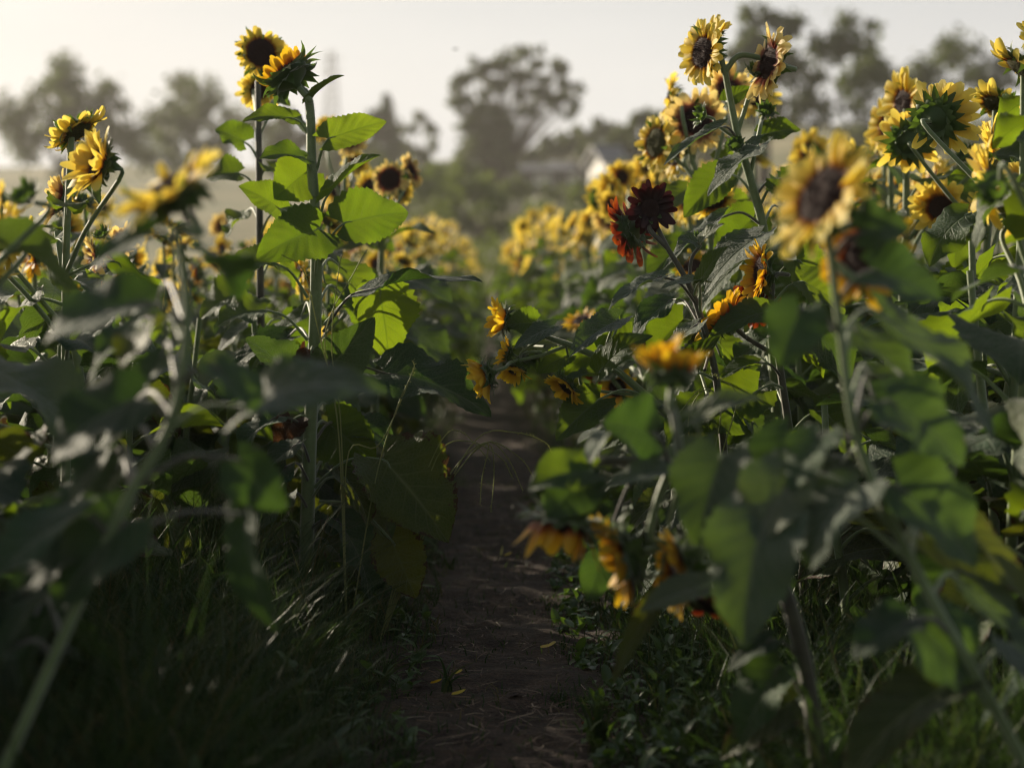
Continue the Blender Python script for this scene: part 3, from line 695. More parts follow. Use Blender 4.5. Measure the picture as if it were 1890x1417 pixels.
E.leaf((1400, 1000), (1335, 840, -.25), (1290, 1010, -.25), 150, (-.5, -.8, .3), LEAF_GREY)
E.leaf((1420, 1020), (1410, 830, -.1), (1385, 980, -.1), 110, (-.35, -.75, .5), LEAF_GREY)
E.leaf((1360, 935), (1300, 1010, .1), (1200, 1010, .1), 60, (-.1, -.5, .8), LEAF_GREY)
E.leaf((1230, 870), (1110, 1030, .35), (1085, 1110, .35), 80, (.1, -.9, .3), LEAF_SHADED)
E.leaf((1260, 880), (1215, 1100, .05), (1130, 1262, .0), 46, (-.3, -.8, .4), LEAF_OLD)
E.leaf((1440, 1060), (1300, 1080, -.1), (1180, 1130, -.1), 70, (-.1, -.6, .7), LEAF_GREY)
E.leaf((1485, 1230), (1425, 1180), (1342, 1238), 60, (-.4, -.5, .7), LEAF_SHADED)
E.leaf((1500, 1330), (1440, 1230), (1368, 1375), 120, (-.5, -.6, .5), LEAF_SHADED)
E.leaf((1505, 1380), (1470, 1290, .1), (1330, 1400, .1), 110, (-.4, -.6, .5), LEAF_OLD)
E.done()
E2 = Plant('nearest blurred sunflower at right with very large dark hanging leaves', 2.45, (2050, 1700), seed=20)
E2.stem([(1860, 1350), (1690, 1050), (1585, 820), (1550, 600), (1528, 430)], .0085, .005, 500)
fE = lambda y: float(np.interp(y, [430, 600, 820, 1050, 1350, 1700], [1528, 1550, 1585, 1690, 1860, 2050]))
E2.leaf((fE(1040), 1040), (1420, 930), (1372, 1195), 200, (-.55, -.8, .25), LEAF_GREY)
E2.leaf((fE(1000), 1000), (1470, 870), (1390, 1010), 150, (-.4, -.7, .5), LEAF_GREY)
E2.leaf((fE(880), 880), (1460, 800, .1), (1400, 950, .1), 130, (-.4, -.6, .6), LEAF_SHADED)
E2.leaf((fE(800), 800), (1640, 740), (1780, 860), 190, (.2, -.6, .7), LEAF_SHADED)
E2.leaf((fE(900), 900), (1660, 900), (1800, 1050), 200, (.2, -.6, .7), LEAF_SHADED)
E2.leaf((fE(620), 620), (1480, 570), (1440, 680), 120, (-.2, -.7, .6), LEAF_SHADED)
E2.leaf((fE(560), 560), (1610, 500), (1740, 560), 160, (.2, -.6, .7), LEAF_SHADED)
E2.leaf((fE(480), 480), (1590, 430), (1680, 420), 110, (.2, -.7, .6), LEAF_SHADED)
E2.leaf((fE(1150), 1150), (1690, 1150), (1800, 1300), 190, (.2, -.6, .7), LEAF_SHADED)
E2.head((1520, 360), (-.7, -.4, .4), 'yellow', .042, .055, [(1530, 430)], 20, .1, 131)
E2.head((1600, 470, .2), (-.6, -.6, .2), 'gold', .036, .05, [(1535, 480), (1590, 520)], 20, .1, 132)
E2.fill(14, [(1550, 600), (1585, 820), (1690, 1050), (1840, 1330)], 90, -.05, .3, (130, 200), .4, (LEAF_SHADED, LEAF_GREY, LEAF_OLD))
E2.done()

# ------------------------------------------------------------------ the rest of the field, grown in code
def leaf_arrays(seed, lo):
    """a petiole leaving the stem (origin, +X) and its drooping blade"""
    r = np.random.RandomState(seed)
    pl = r.uniform(.07, .14); ln = r.uniform(.16, .23); up = r.uniform(.25, .8)
    b = np.array([pl * math.cos(up), 0, pl * math.sin(up)])
    dn = r.uniform(-.9, .15); x = np.array([math.cos(dn), r.uniform(-.25, .25), math.sin(dn)])
    V, Fc, UV, al = blade(ln, ln * r.uniform(.68, .88), 8 if lo else 22, 2 if lo else 6, r.uniform(.05, .4), r.uniform(.4, 1.2), 0, r.uniform(.07, .19), .05 if not lo else 0, r.uniform(-.5, .5), seed)
    B = basis(x, (0, r.uniform(-.25, .25), 1))
    out = [(V @ B.T + b, Fc, UV, 0)]
    V, Fc, UV = tube([np.zeros(3), b * .55 + [0, 0, .01], b, b + B[:, 0] * .02], [.0045, .003, .0028, .0015], 5 if lo else 10, 4 if lo else 6)
    out.append((V, Fc, UV, 1))
    return out
LIB = []
for i in range(12):
    mb = MB()
    for q in leaf_arrays(500 + i, False): mb.add(*q)
    LIB.append([mb.mesh('leaf', [mm, STEM]) for mm in (LEAF, LEAF_GREY, LEAF_OLD, LEAF_SHADED)])

def skeleton(r, H, nh, reach):
    lean = r.uniform(-.06, .06, 2)
    def axis(z):
        t = z / H; return np.array([lean[0] * t * t + .012 * math.sin(5 * t + lean[1] * 60), lean[1] * t * t, z])
    leaves = []
    n = int(H * 13); g = r.uniform(0, 6)
    for k in range(n):
        t = (k + 1) / (n + 1); z = H * (.12 + .84 * t)
        g += 2.4 + r.uniform(-.4, .4)
        s = .62 + .62 * math.sin(PI * min(1, t * 1.0 + .08)) ** .8
        if t > .8: s *= .72
        leaves.append((axis(z), g, s * r.uniform(.85, 1.15), r.uniform(-.25, .3), k))
    heads = []
    for k in range(nh):
        z = H * (r.uniform(.72, .93) if k else .97)
        a = r.uniform(0, 2 * PI); q = (r.uniform(.06, reach) if k else .015)
        c = axis(min(z, H)) + np.array([math.cos(a) * q, math.sin(a) * q, (q * .55 if k else .05)])
        n = nrm(np.array([-.7, -.35, .2]) + r.normal(0, .5, 3))
        heads.append((axis(min(z - .12, H) if k else H), c, n))
    return axis, leaves, heads

def stem_mb(r, axis, H, heads, R, lo):
    mb = MB()
    P = [axis(z) for z in np.linspace(0, H, 6)]
    mb.add(*tube(P, [.013, .007], 8 if lo else 24, 5 if lo else 9))
    for a, c, n in heads:
        e = c - n * R * .8
        mb.add(*tube([a, (a + e) / 2 + [0, 0, -.01], e - n * .03, e], [.006, .004], 6 if lo else 14, 4 if lo else 7))
    return mb

def grow(seed, H, kind, nh, label, group):
    """one detailed plant: stem, every leaf, every head"""
    r = np.random.RandomState(seed); R = .031; PL = .056
    o = tag(link('sunflower_plant', None), label, 'sunflower', group)
    axis, leaves, heads = skeleton(r, H, nh, .2)
    stem_mb(r, axis, H, heads, R, False).build('stem', [STEM], o)
    for p, g, s, tl, k in leaves:
        l = link('leaf', LIB[r.randint(12)][(2 if r.rand() < .4 else 3) if k < len(leaves) * .55 else r.randint(2)], o, tuple(p))
        l.rotation_euler = (r.uniform(-.2, .2), -tl, g); l.scale = (s, s, s)
    for i, (a, c, n) in enumerate(heads):
        u_ = r.rand()
        if u_ < .16 and i: place_head(o, c, nrm(n + [0, 0, .6]), 'bud', .02, .02, 14, .6, 950)
        elif u_ < .3: place_head(o, c, nrm(n + [0, 0, -.9]), kind, R * 1.1, PL * .85, 16, -.1, 960, -.35, r.rand() < .5)
        else: place_head(o, c, n, kind if r.rand() < .75 else 'pale', R, PL, 20, [.05, .35, .7][r.randint(3)], 900 + (seed + i) % 4, 0, r.rand() < .3).scale = [r.uniform(.8, 1.15)] * 3
    return o

def grow_far(seed, H, kind, nh, label, group):
    """a plant seen small: stem, one foliage mesh, one mesh per head"""
    r = np.random.RandomState(seed); R = .024; PL = .056
    o = tag(link('sunflower_plant', None), label, 'sunflower', group)
    axis, leaves, heads = skeleton(r, H, nh, .2)
    stem_mb(r, axis, H, heads, R, True).build('stem', [STEM], o)
    mb = MB()
    for p, g, s, tl, k in leaves:
        for V, Fc, UV, mi in leaf_arrays(700 + r.randint(20), True):
            mb.add((V * s) @ rot_y(-tl).T @ rot_z(g).T + p, Fc, UV, mi * 2 if mi else int(k % 2))
    mb.build('foliage', [LEAF, LEAF_GREY, STEM], o)
    for i, (a, c, n) in enumerate(heads):
        key = ('far', kind, (seed + i) % 3)
        if key not in HEADLIB:
            p = head_parts(kind, R, PL, 16, .3, 60 + (seed + i) % 3, True); mb = MB()
            for j, nm in enumerate(('petals', 'disc', 'bracts', 'receptacle')):
                for V, Fc, UV in zip(p[nm].v, [f - off for f, off in zip(p[nm].f, np.cumsum([0] + [len(q) for q in p[nm].v])[:-1])], p[nm].uv):
                    mb.add(V, Fc, UV, min(j, 2))
            HEADLIB[key] = mb.mesh('flower_head', [PET[kind], DISC_GREEN, BRACT])
        h = link('flower_head', HEADLIB[key], o, tuple(c)); h.rotation_mode = 'QUATERNION'
        h.rotation_quaternion = zrot(n, r.uniform(0, 6)).to_quaternion()
    return o

KIDS = {}
def copy_tree(o, parent=None):
    c = o.copy(); C.objects.link(c)
    if parent is not None: c.parent = parent
    for ch in KIDS.setdefault(o, list(o.children)):
        copy_tree(ch, c)
    return c

USED = set()
def spawn(proto, x, y, z=0, rz=0., s=1., label=None, group=None):
    if proto in USED: o = copy_tree(proto)
    else:
        KIDS.setdefault(proto, list(proto.children)); USED.add(proto); o = proto
        for ch in KIDS[proto]: KIDS.setdefault(ch, list(ch.children))
    o.location = (x, y, z); o.rotation_euler = (0, 0, rz); o.scale = (s, s, s)
    if label: o['label'] = label
    if group: o['group'] = group
    return o

rng = random.Random(4)
MID = [grow(40 + i, h, k, n, 'sunflower', 'sunflowers in the field') for i, (h, k, n) in enumerate(
    [(1.2, 'yellow', 4), (1.12, 'yellow', 3), (1.25, 'pale', 4), (1.08, 'gold', 4), (1.18, 'yellow', 5), (1.0, 'gold', 3)])]
LOWP = [grow(60 + i, h, 'gold', 0, 'sunflower', 'sunflowers in the field') for i, h in enumerate([.75, .62, .85])]
FAR = [grow_far(80 + i, h, k, n, 'sunflower', 'sunflowers in the field') for i, (h, k, n) in enumerate(
    [(1.2, 'lemon', 4), (1.12, 'lemon', 3), (1.22, 'lemon', 4), (1.08, 'gold', 3), (1.15, 'lemon', 3), (1.02, 'lemon', 2)])]
XC = lambda y: .01 - .012 * y
GL = 'left-hand rows of sunflowers'; GR = 'right-hand rows of sunflowers'

def row(side, x0, y0, y1, step, pool, label, group, hs=1., grow_step=0., jx=.1):
    y = y0
    while y < y1:
        o = spawn(rng.choice(pool), XC(y) + side * x0 + rng.uniform(-jx, jx), y + rng.uniform(-.08, .08), 0,
                  rng.uniform(-.5, .5), hs * rng.uniform(.92, 1.06), label, group)
        y += step; step += grow_step
# first rows along the path
row(-1, .52, 5.3, 10.5, .42, MID[:5] + MID[:2], 'leafy yellow sunflower in the shaded row just behind the tall plant', GL, .86, .01, .07)
row(1, .72, 6.0, 10.5, .4, MID[:5], 'yellow sunflower in the sunlit right row beyond the near blooms', GR, 1.03, .01, .07)
row(-1, .43, 10.8, 38, .36, FAR[:3] + FAR[:5], 'small blurred sunflower in the far left row beside the path', GL, 1., .012, .1)
row(1, .4, 10.8, 38, .36, FAR[:3] + FAR[:5], 'small blurred yellow sunflower in the far right row beside the path', GR, 1.04, .012, .1)
# second and third rows; nearest and outermost left ones added for shade
row(-1, 1.2, 3.6, 10, .5, MID[:5], 'sunflower in the second row to the left', GL, .9, .0, .1)
row(1, 1.25, 4.0, 10, .45, MID[:5], 'sunflower in the second row to the right', GR, 1.18, .0, .1)
row(-1, 1.3, 10.5, 30, .6, FAR, 'small blurred sunflower in the second row to the left', GL, 1.04, .015, .12)
row(1, 1.3, 10.5, 30, .6, FAR, 'small blurred sunflower in the second row to the right', GR, 1.1, .015, .12)
row(-1, 1.2, 1.1, 3.5, .48, FAR, 'unseen sunflower added for shade to the second row, nearest on the left', GL, .94, .0, .1)
row(-1, 1.9, 1.2, 12, .5, FAR, 'sunflower in the third row to the left', GL, .97, .0, .12)
for k_, x_ in enumerate((2.6, 3.3)): row(-1, x_, 2.0, 10, .6, FAR, 'sunflower added for shade in the %s row to the left' % ('fourth', 'fifth')[k_], GL, .97, .0, .12)
row(1, 2.0, 4.8, 14, .6, FAR, 'sunflower in the third row to the right', GR, 1.15, .0, .12)
# under-storey of short flowerless plants; near ones added to block light from the sides
r2 = random.Random(9)
for side, n, x0, x1, y0, y1, lb in ((-1, 26, .55, 1.5, 4.9, 9.5, 'short flowerless sunflower in the shade of the left rows'), (-1, 16, .42, 1.0, 8, 15, 'short flowerless sunflower beside the far left of the path'), (-1, 22, .9, 1.7, 2.2, 4.6, 'short flowerless sunflower added in the near left rows to block light'),
                                    (1, 22, .58, 1.5, 4.9, 9.5, 'short flowerless sunflower among the right rows'), (1, 17, .9, 1.6, 3.0, 4.7, 'short flowerless sunflower added in the near right rows to block light')):
    for _ in range(n):
        y = r2.uniform(y0, y1)
        spawn(r2.choice(LOWP), XC(y) + side * r2.uniform(x0, x1), y, 0, r2.uniform(0, 6.28), r2.uniform(.85, 1.2), lb, 'short flowerless sunflowers')
for x, y, p, sc_, lb in [(.66, 5.6, 2, 1.3, 'tall leafy flowerless sunflower under the left-facing yellow blooms'), (.8, 6.1, 0, 1.45, 'tall leafy flowerless sunflower behind the half-hidden golden blooms'), (.62, 6.7, 2, 1.25, 'leafy flowerless sunflower in the right bank beyond the leaning stem'),
                       (.7, 7.3, 0, 1.4, 'leafy flowerless sunflower in front of the pale bloom cluster'), (.55, 8.0, 2, 1.2, 'leafy flowerless sunflower beside the far right of the path'), (.6, 9.0, 0, 1.35, 'leafy flowerless sunflower deep in the right bank by the path'), (.5, 10.2, 2, 1.2, 'leafy flowerless sunflower where the right bank turns soft and yellow')]:
    spawn(LOWP[p], x + XC(y), y, 0, r2.uniform(0, 6), sc_, lb, 'short flowerless sunflowers')
# near plants beyond both sides of the photo
for x, y, p, rz, s, lb in [(-.92, 3.0, 1, .3, 1.02, 'blurred sunflower standing left of the close arching leaf'),
                           (-.98, 3.9, 0, 2.6, 1.0, 'sunflower standing left of the tall budding plant'),
                           (.98, 3.5, 4, -.3, 1.1, 'near sunflower standing right of the golden side-on blooms'),
                           (1.0, 2.95, 3, .4, 1.05, 'nearest golden sunflower outside the right edge of the photo')]:
    spawn(MID[p], x, y, 0, rz, s, lb, GL if x < 0 else GR)
# low leafy plants that close the rows near the ground
for x, y, p, rz, s, lb in [(.62, 4.9, 0, .5, 1., 'low leafy flowerless sunflower under the pale blooms'), (.5, 5.3, 1, 2., 1., 'short flowerless sunflower beside the path behind the leaning stem'),
                           (-.66, 4.9, 2, 1., 1., 'leafy flowerless sunflower left behind the tall plant'), (.72, 3.9, 1, 3., 1., 'low flowerless sunflower below the golden side-on blooms')]:
    spawn(LOWP[p], x, y, 0, rz, s, lb, GL if x < 0 else GR)
for o in MID + LOWP + FAR:
    if o not in USED:
        for ch in list(o.children_recursive): bpy.data.objects.remove(ch)
        bpy.data.objects.remove(o)

# ------------------------------------------------------------------ ground, path, hill
def hill(x, y):
    t = np.clip((y - 48) / 75, 0, 1.9)
    h = 6.1 * t ** 1.25 + np.clip((y - 50) / 60, 0, 1) * 1.6 * np.clip(x / 14 + .1, -.8, 2)
    return h + .25 * np.sin(x * .21 + 1) * np.sin(y * .13) * np.clip((y - 45) / 30, 0, 1)
ys = np.concatenate([np.linspace(-15, 1, 8), np.linspace(1.5, 12, 80), np.linspace(12.5, 60, 60), np.linspace(63, 230, 60)])
xs = np.concatenate([np.linspace(-165, -6, 40), np.linspace(-5, 5, 90), np.linspace(6, 165, 40)])
X, Y = np.meshgrid(xs, ys, indexing='ij'); rs = np.random.RandomState(2)
Z = hill(X, Y) + np.where((np.abs(X) < 5) & (Y < 12), rs.uniform(-.012, .012, X.shape), 0)
Z = Z - .03 * (np.abs(X - XC(Y)) < .34) * (Y < 45)
mb = MB(); mb.add(np.stack([X, Y, Z], -1).reshape(-1, 3), grid_faces(len(xs) - 1, len(ys) - 1)[:, ::-1], None)
m, nt = mat('field_ground')
geo = N(nt, 'ShaderNodeNewGeometry').outputs['Position']
sp = N(nt, 'ShaderNodeSeparateXYZ'); L(nt, geo, sp.inputs[0])
soil = ramp(nt, noise(nt, geo, 9, 6), [(.3, (.018, .013, .009)), (.7, (.045, .032, .022))])
turf = ramp(nt, noise(nt, geo, .12, 4), [(.35, (.07, .09, .03)), (.55, (.16, .15, .06)), (.7, (.24, .2, .1))])
far = N(nt, 'ShaderNodeMapRange'); far.inputs[1].default_value = 44; far.inputs[2].default_value = 52; L(nt, sp.outputs[1], far.inputs[0])
p = N(nt, 'ShaderNodeBsdfPrincipled', i_Roughness=.9); L(nt, mixc(nt, far.outputs[0], soil, turf), p.inputs['Base Color'])
b = N(nt, 'ShaderNodeBump'); b.inputs['Strength'].default_value = .6; b.inputs['Distance'].default_value = .02
L(nt, noise(nt, geo, 60, 5), b.inputs['Height']); L(nt, b.outputs[0], p.inputs['Normal'])
o_ = N(nt, 'ShaderNodeOutputMaterial'); L(nt, p.outputs[0], o_.inputs[0])
tag(mb.build('ground', [m]), 'dark soil field rising to a pale grassy hillside behind the sunflowers', 'ground', kind='structure')

ys = np.linspace(2.2, 9, 420); ys = np.concatenate([ys, np.linspace(9.1, 42, 120)]); xs = np.linspace(-.36, .36, 46)
X, Y = np.meshgrid(xs, ys, indexing='ij')
def fbm(X, Y, rs, octs):
    z = 0
    for f, a in octs:
        for _ in range(4):
            d = rs.uniform(0, 2 * PI); z = z + a * np.sin(f * (X * math.cos(d) + Y * math.sin(d)) + rs.uniform(0, 6)) / 2
    return z
Z = fbm(X, Y, rs, [(5, .006), (14, .008), (40, .0045), (110, .0018)]) + rs.uniform(-.0016, .0016, X.shape)
Z = Z + .004 - .012 * np.cos(X / .36 * PI / 2) + .004; Z = np.where(np.abs(X) > .33, -.06, Z)
mb = MB(); mb.add(np.stack([X + XC(Y), Y, Z], -1).reshape(-1, 3), grid_faces(len(xs) - 1, len(ys) - 1)[:, ::-1], None)
m, nt = mat('trodden_earth')
geo = N(nt, 'ShaderNodeNewGeometry').outputs['Position']
mp = N(nt, 'ShaderNodeMapping'); mp.inputs['Scale'].default_value = (1, .45, 1); L(nt, geo, mp.inputs[0])
c1 = ramp(nt, noise(nt, geo, 11, 7, .65), [(.28, (.022, .013, .009)), (.5, (.06, .039, .025)), (.72, (.125, .086, .056))])
grit = ramp(nt, noise(nt, geo, 140, 4, .7), [(.35, (.35, .33, .32)), (.6, (1., .97, .95)), (.78, (1.9, 1.8, 1.7))])
p = N(nt, 'ShaderNodeBsdfPrincipled', i_Roughness=.8); L(nt, mixc(nt, 1., c1, grit, 'MULTIPLY'), p.inputs['Base Color'])
p.inputs['Specular IOR Level'].default_value = .35
b = N(nt, 'ShaderNodeBump'); b.inputs['Strength'].default_value = .9; b.inputs['Distance'].default_value = .012
L(nt, M(nt, 'ADD', noise(nt, geo, 45, 6, .7), M(nt, 'MULTIPLY', noise(nt, geo, 190, 3), .5)), b.inputs['Height']); L(nt, b.outputs[0], p.inputs['Normal'])
o_ = N(nt, 'ShaderNodeOutputMaterial'); L(nt, p.outputs[0], o_.inputs[0])
tag(mb.build('path', [m]), 'narrow trodden earth path running between the sunflower rows', 'path', kind='structure')

# ------------------------------------------------------------------ grass, weeds, litter
def blades(px, py, h, w, lean, seed, ns=5, z0=None):
    r = np.random.RandomState(seed); n = len(px)
    a = r.uniform(0, 2 * PI, n); t = np.linspace(0, 1, ns + 1)[None, :]
    d = np.stack([np.cos(a), np.sin(a)], 1); k = (lean * r.uniform(.25, 1.5, n))[:, None]
    out = h[:, None] * k * t ** 1.9; up = h[:, None] * (t - .38 * np.clip(k, 0, 1.6) * t ** 2.4)
    z = np.zeros(n) if z0 is None else z0
    ctr = np.stack([px[:, None] + d[:, :1] * out, py[:, None] + d[:, 1:] * out, z[:, None] + up], -1)
    b = r.uniform(0, 2 * PI, n); sd = np.stack([np.cos(b), np.sin(b), 0 * b], 1)[:, None, :]
    ww = (w[:, None] * (1 - t ** 1.8 * .97) / 2)[..., None]
    V = np.stack([ctr - sd * ww, ctr + sd * ww], 2).reshape(-1, 3)
    base = np.arange(n)[:, None] * (ns + 1) * 2 + np.arange(ns)[None, :] * 2
    base = base.ravel(); Fc = np.stack([base, base + 1, base + 3, base + 2], 1)
    UV = np.stack([np.repeat(np.tile(t.ravel(), n), 2), np.repeat(np.repeat(r.rand(n), ns + 1), 2)], 1)
    return V, Fc, UV
m, nt = mat('grass_blade')
uv = N(nt, 'ShaderNodeUVMap'); sp = N(nt, 'ShaderNodeSeparateXYZ'); L(nt, uv.outputs[0], sp.inputs[0])
gc = ramp(nt, sp.outputs[1], [(0, (.014, .036, .013)), (.5, (.024, .05, .016)), (.85, (.055, .08, .022)), (1, (.14, .1, .045))])
sheet(nt, gc, mixc(nt, .4, gc, (.12, .22, .02)), .3, .52, None, spec=.25); GRASS = m
m, nt = mat('dry_straw')
uv = N(nt, 'ShaderNodeUVMap'); sp = N(nt, 'ShaderNodeSeparateXYZ'); L(nt, uv.outputs[0], sp.inputs[0])
dc = ramp(nt, sp.outputs[1], [(0, (.05, .026, .014)), (.5, (.12, .07, .04)), (.85, (.2, .14, .09)), (1, (.32, .26, .18))])
sheet(nt, dc, dc, .15, .6); STRAW = m

r = np.random.RandomState(12)
def scatter(n, side, y0, y1, e0, e1, power=1.6):
    y = y0 + (y1 - y0) * r.rand(n) ** power
    x = XC(y) + side * (e0 + (e1 - e0) * r.rand(n))
    return x, y
mb = MB()
for side, n, e0, e1, h0, h1, y0, y1 in [(-1, 9000, .17, .5, .06, .3, 2.4, 7.5), (-1, 13000, .3, 1.25, .18, .5, 2.4, 7.5), (1, 9000, .17, .5, .04, .16, 2.4, 7.5),
                                        (1, 10000, .32, 1.25, .1, .36, 2.4, 7.5), (-1, 5000, .2, .9, .1, .4, 7.5, 18), (1, 5000, .2, .9, .08, .3, 7.5, 18), (-1, 5000, .45, 1.6, .3, .62, 2.6, 6.5), (1, 2500, .5, 1.4, .2, .5, 2.6, 6.5)]:
    x, y = scatter(n, side, y0, y1, e0, e1)
    x = x + side * (.035 * np.sin(y * 2.3 + side) + .025 * np.sin(y * 5.7 + 2 * side) + .02 * np.sin(y * 11))
    e = np.abs(x - XC(y)); f = np.clip((e - .14) / .3, .25, 1)
    cl = np.sin(x * 9 + 1.3 * side) * np.sin(y * 7) * .5 + .5
    keep = r.rand(n) < .35 + .65 * cl; x, y, f = x[keep], y[keep], f[keep]
    h = r.uniform(h0, h1, len(x)) * f
    mb.add(*blades(x, y, h, r.uniform(.0022, .0065, len(x)), .75, 5 + n, 5))
for side in (-1, 1):
    x, y = scatter(2600, side, 14, 40, .08, .5, 1.); mb.add(*blades(x, y, r.uniform(.12, .4, len(x)), r.uniform(.004, .009, len(x)), .8, 71 + side, 4))
x, y = scatter(1500, 1, 2.4, 9, -.22, .2); mb.add(*blades(x, y, r.uniform(.01, .045, len(x)), r.uniform(.002, .004, len(x)), .9, 91, 3))
tag(mb.build('grass', [GRASS]), 'long dark grass growing along both edges of the path under the sunflowers', 'grass', kind='stuff')

# low broad-leaved weeds
m, nt = mat('weed_leaf'); tcn = N(nt, 'ShaderNodeTexCoord').outputs['Object']
wc = ramp(nt, noise(nt, tcn, 8, 3), [(.3, (.025, .06, .018)), (.6, (.05, .1, .025)), (.8, (.08, .13, .035))])
sheet(nt, wc, (.14, .25, .02), .32, .42, noise(nt, tcn, 150), .3, .002, .5); WEED = m
mb = MB()
for k in range(1700):
    side = 1 if k % 3 else -1
    x, y = scatter(1, side, 2.5, 8, .17, .85, 1.5); x, y = x[0], y[0]; hh = r.uniform(.03, .18) * min(1, max(.3, (abs(x - XC(y)) - .12) / .25))
    for j in range(r.randint(3, 7)):
        ln = r.uniform(.018, .05); V, Fc, UV, _ = blade(ln, ln * r.uniform(.3, .55), 5, 2, .3, r.uniform(.2, 1), 0, .05, 0, 0, k * 7 + j)
        a = r.uniform(0, 6.28); e = r.uniform(-.3, .9)
        V = V @ rot_y(-e).T @ rot_z(a).T + [x + r.uniform(-.02, .02), y + r.uniform(-.02, .02), hh * r.uniform(.3, 1)]
        mb.add(V, Fc, UV)
    mb.add(*tube([[x, y, -.01], [x + .005, y, hh]], [.0013, .0008], 3, 4))
tag(mb.build('weeds', [WEED]), 'low broad-leaved weeds carpeting the path edges', 'weeds', kind='stuff')

mb = MB(); n = 5200
x = np.concatenate([XC(4.5) + r.uniform(-.42, .42, n), ]); y = 2.4 + 6 * r.rand(n) ** 1.5; x = x + XC(y) - XC(4.5)
ln = r.uniform(.012, .08, n) * (.5 + r.rand(n)); a = r.uniform(0, 6.28, n); w = r.uniform(.0005, .0016, n)
d = np.stack([np.cos(a), np.sin(a), r.uniform(-.12, .12, n)], 1); sd = np.stack([-np.sin(a), np.cos(a), r.uniform(-.6, .6, n)], 1)
c = np.stack([x, y, r.uniform(.002, .016, n)], 1)
bend = np.stack([-np.sin(a), np.cos(a), r.uniform(0, .5, n)], 1) * (ln * r.uniform(-.15, .15, n))[:, None]
V = np.stack([c - d * ln[:, None] / 2 - sd * w[:, None], c - d * ln[:, None] / 2 + sd * w[:, None], c + bend + sd * w[:, None], c + bend - sd * w[:, None],
              c + d * ln[:, None] / 2 + sd * w[:, None] * .5, c + d * ln[:, None] / 2 - sd * w[:, None] * .5], 1).reshape(-1, 3)
i = np.arange(n)[:, None] * 6
mb.add(V, np.concatenate([i + [0, 1, 2, 3], i + [3, 2, 4, 5]]), np.stack([np.zeros(n * 6), np.repeat(r.rand(n), 6)], 1))
tag(mb.build('straw_litter', [STRAW]), 'dry straw and twigs scattered over the earth path', 'litter', kind='stuff')

SOIL = plain('soil_clod', [(.3, (.03, .02, .015)), (.7, (.1, .07, .055))], 60, .85, .5, .004)
mb = MB(); base = np.array([[1, 0, 0], [0, 1, 0], [-1, 0, 0], [0, -1, 0], [0, 0, .7], [.7, .7, .25], [-.7, .7, .25], [-.7, -.7, .25], [.7, -.7, .25]])
fc = np.array([[0, 1, 5], [5, 1, 4], [0, 5, 4], [1, 2, 6], [6, 2, 4], [1, 6, 4], [2, 3, 7], [7, 3, 4], [2, 7, 4], [3, 0, 8], [8, 0, 4], [3, 8, 4]])
for _ in range(1300):
    y = 2.4 + 6 * r.rand() ** 1.4; V = base * (1 + r.uniform(-.35, .35, (9, 1))) * r.uniform(.0015, .008) * (1 if r.rand() < .93 else 2.2) * [r.uniform(.7, 1.5), 1, .8]
    mb.add(V @ rot_z(r.uniform(0, 6)).T + [XC(y) + r.normal(0, .17), y, .001], fc)
tag(mb.build('soil_clods', [SOIL], smooth=False), 'crumbs and clods of earth lying on the path', 'clods', kind='stuff')

# a few things one can point to on the path
for px, py, ln, lb, kd in [(795, 1280, .028, 'curled tan fallen petal on the path, left of the grass sprig', 'gold'), (838, 1262, .022, 'yellow fallen petal behind the grass sprig on the path', 'yellow'),
                           (834, 1302, .034, 'yellow fallen petal in front of the grass sprig on the path', 'yellow'), (998, 1212, .042, 'pale yellow fallen petal at the right edge of the path', 'pale'),
                           (931, 1036, .026, 'small yellow fallen petal farthest along the path', 'yellow'), (1074, 1358, .03, 'rusty fallen petal in the grass at lower right', 'rust')]:
    d = F * CAMZ / (py - HZ); q = at(px, py, d); rr = np.random.RandomState(px)
    V, Fc, UV = petal(ln, ln * .4, 6, 4, .9, .5, rr)
    mb = MB(); mb.add(V @ rot_z(rr.uniform(-.4, .4)).T, Fc, UV * [.4, 1] + [.6, 0])
    o = mb.build('fallen_petal', [PET[kd]], None, (q[0], q[1], .014)); tag(o, lb, 'petal', 'fallen petals on the path')

def tuft(px, py, n, h, w, lean, lb, seed):
    d = F * CAMZ / (py - HZ); q = at(px, py, d); rr = np.random.RandomState(seed)
    mb = MB(); mb.add(*blades(rr.normal(0, .008, n), rr.normal(0, .008, n), h * rr.uniform(.6, 1.1, n), np.full(n, w), lean, seed, 7))
    tag(mb.build('grass_tuft', [GRASS], None, (q[0], q[1], 0)), lb, 'grass tuft', 'grass tufts by the path')
tuft(828, 1285, 7, .12, .008, 1.0, 'broad-bladed green grass sprig growing on the path', 4)
tuft(1105, 1400, 26, .16, .007, .35, 'grey-green upright grass tuft at the lower right of the path', 6)
tuft(1240, 1310, 10, .17, .011, .6, 'bright broad-bladed grass tuft among the weeds at lower right', 9)
tuft(700, 1290, 9, .22, .009, 1.1, 'long leaning grass tuft on the dark left verge', 14)

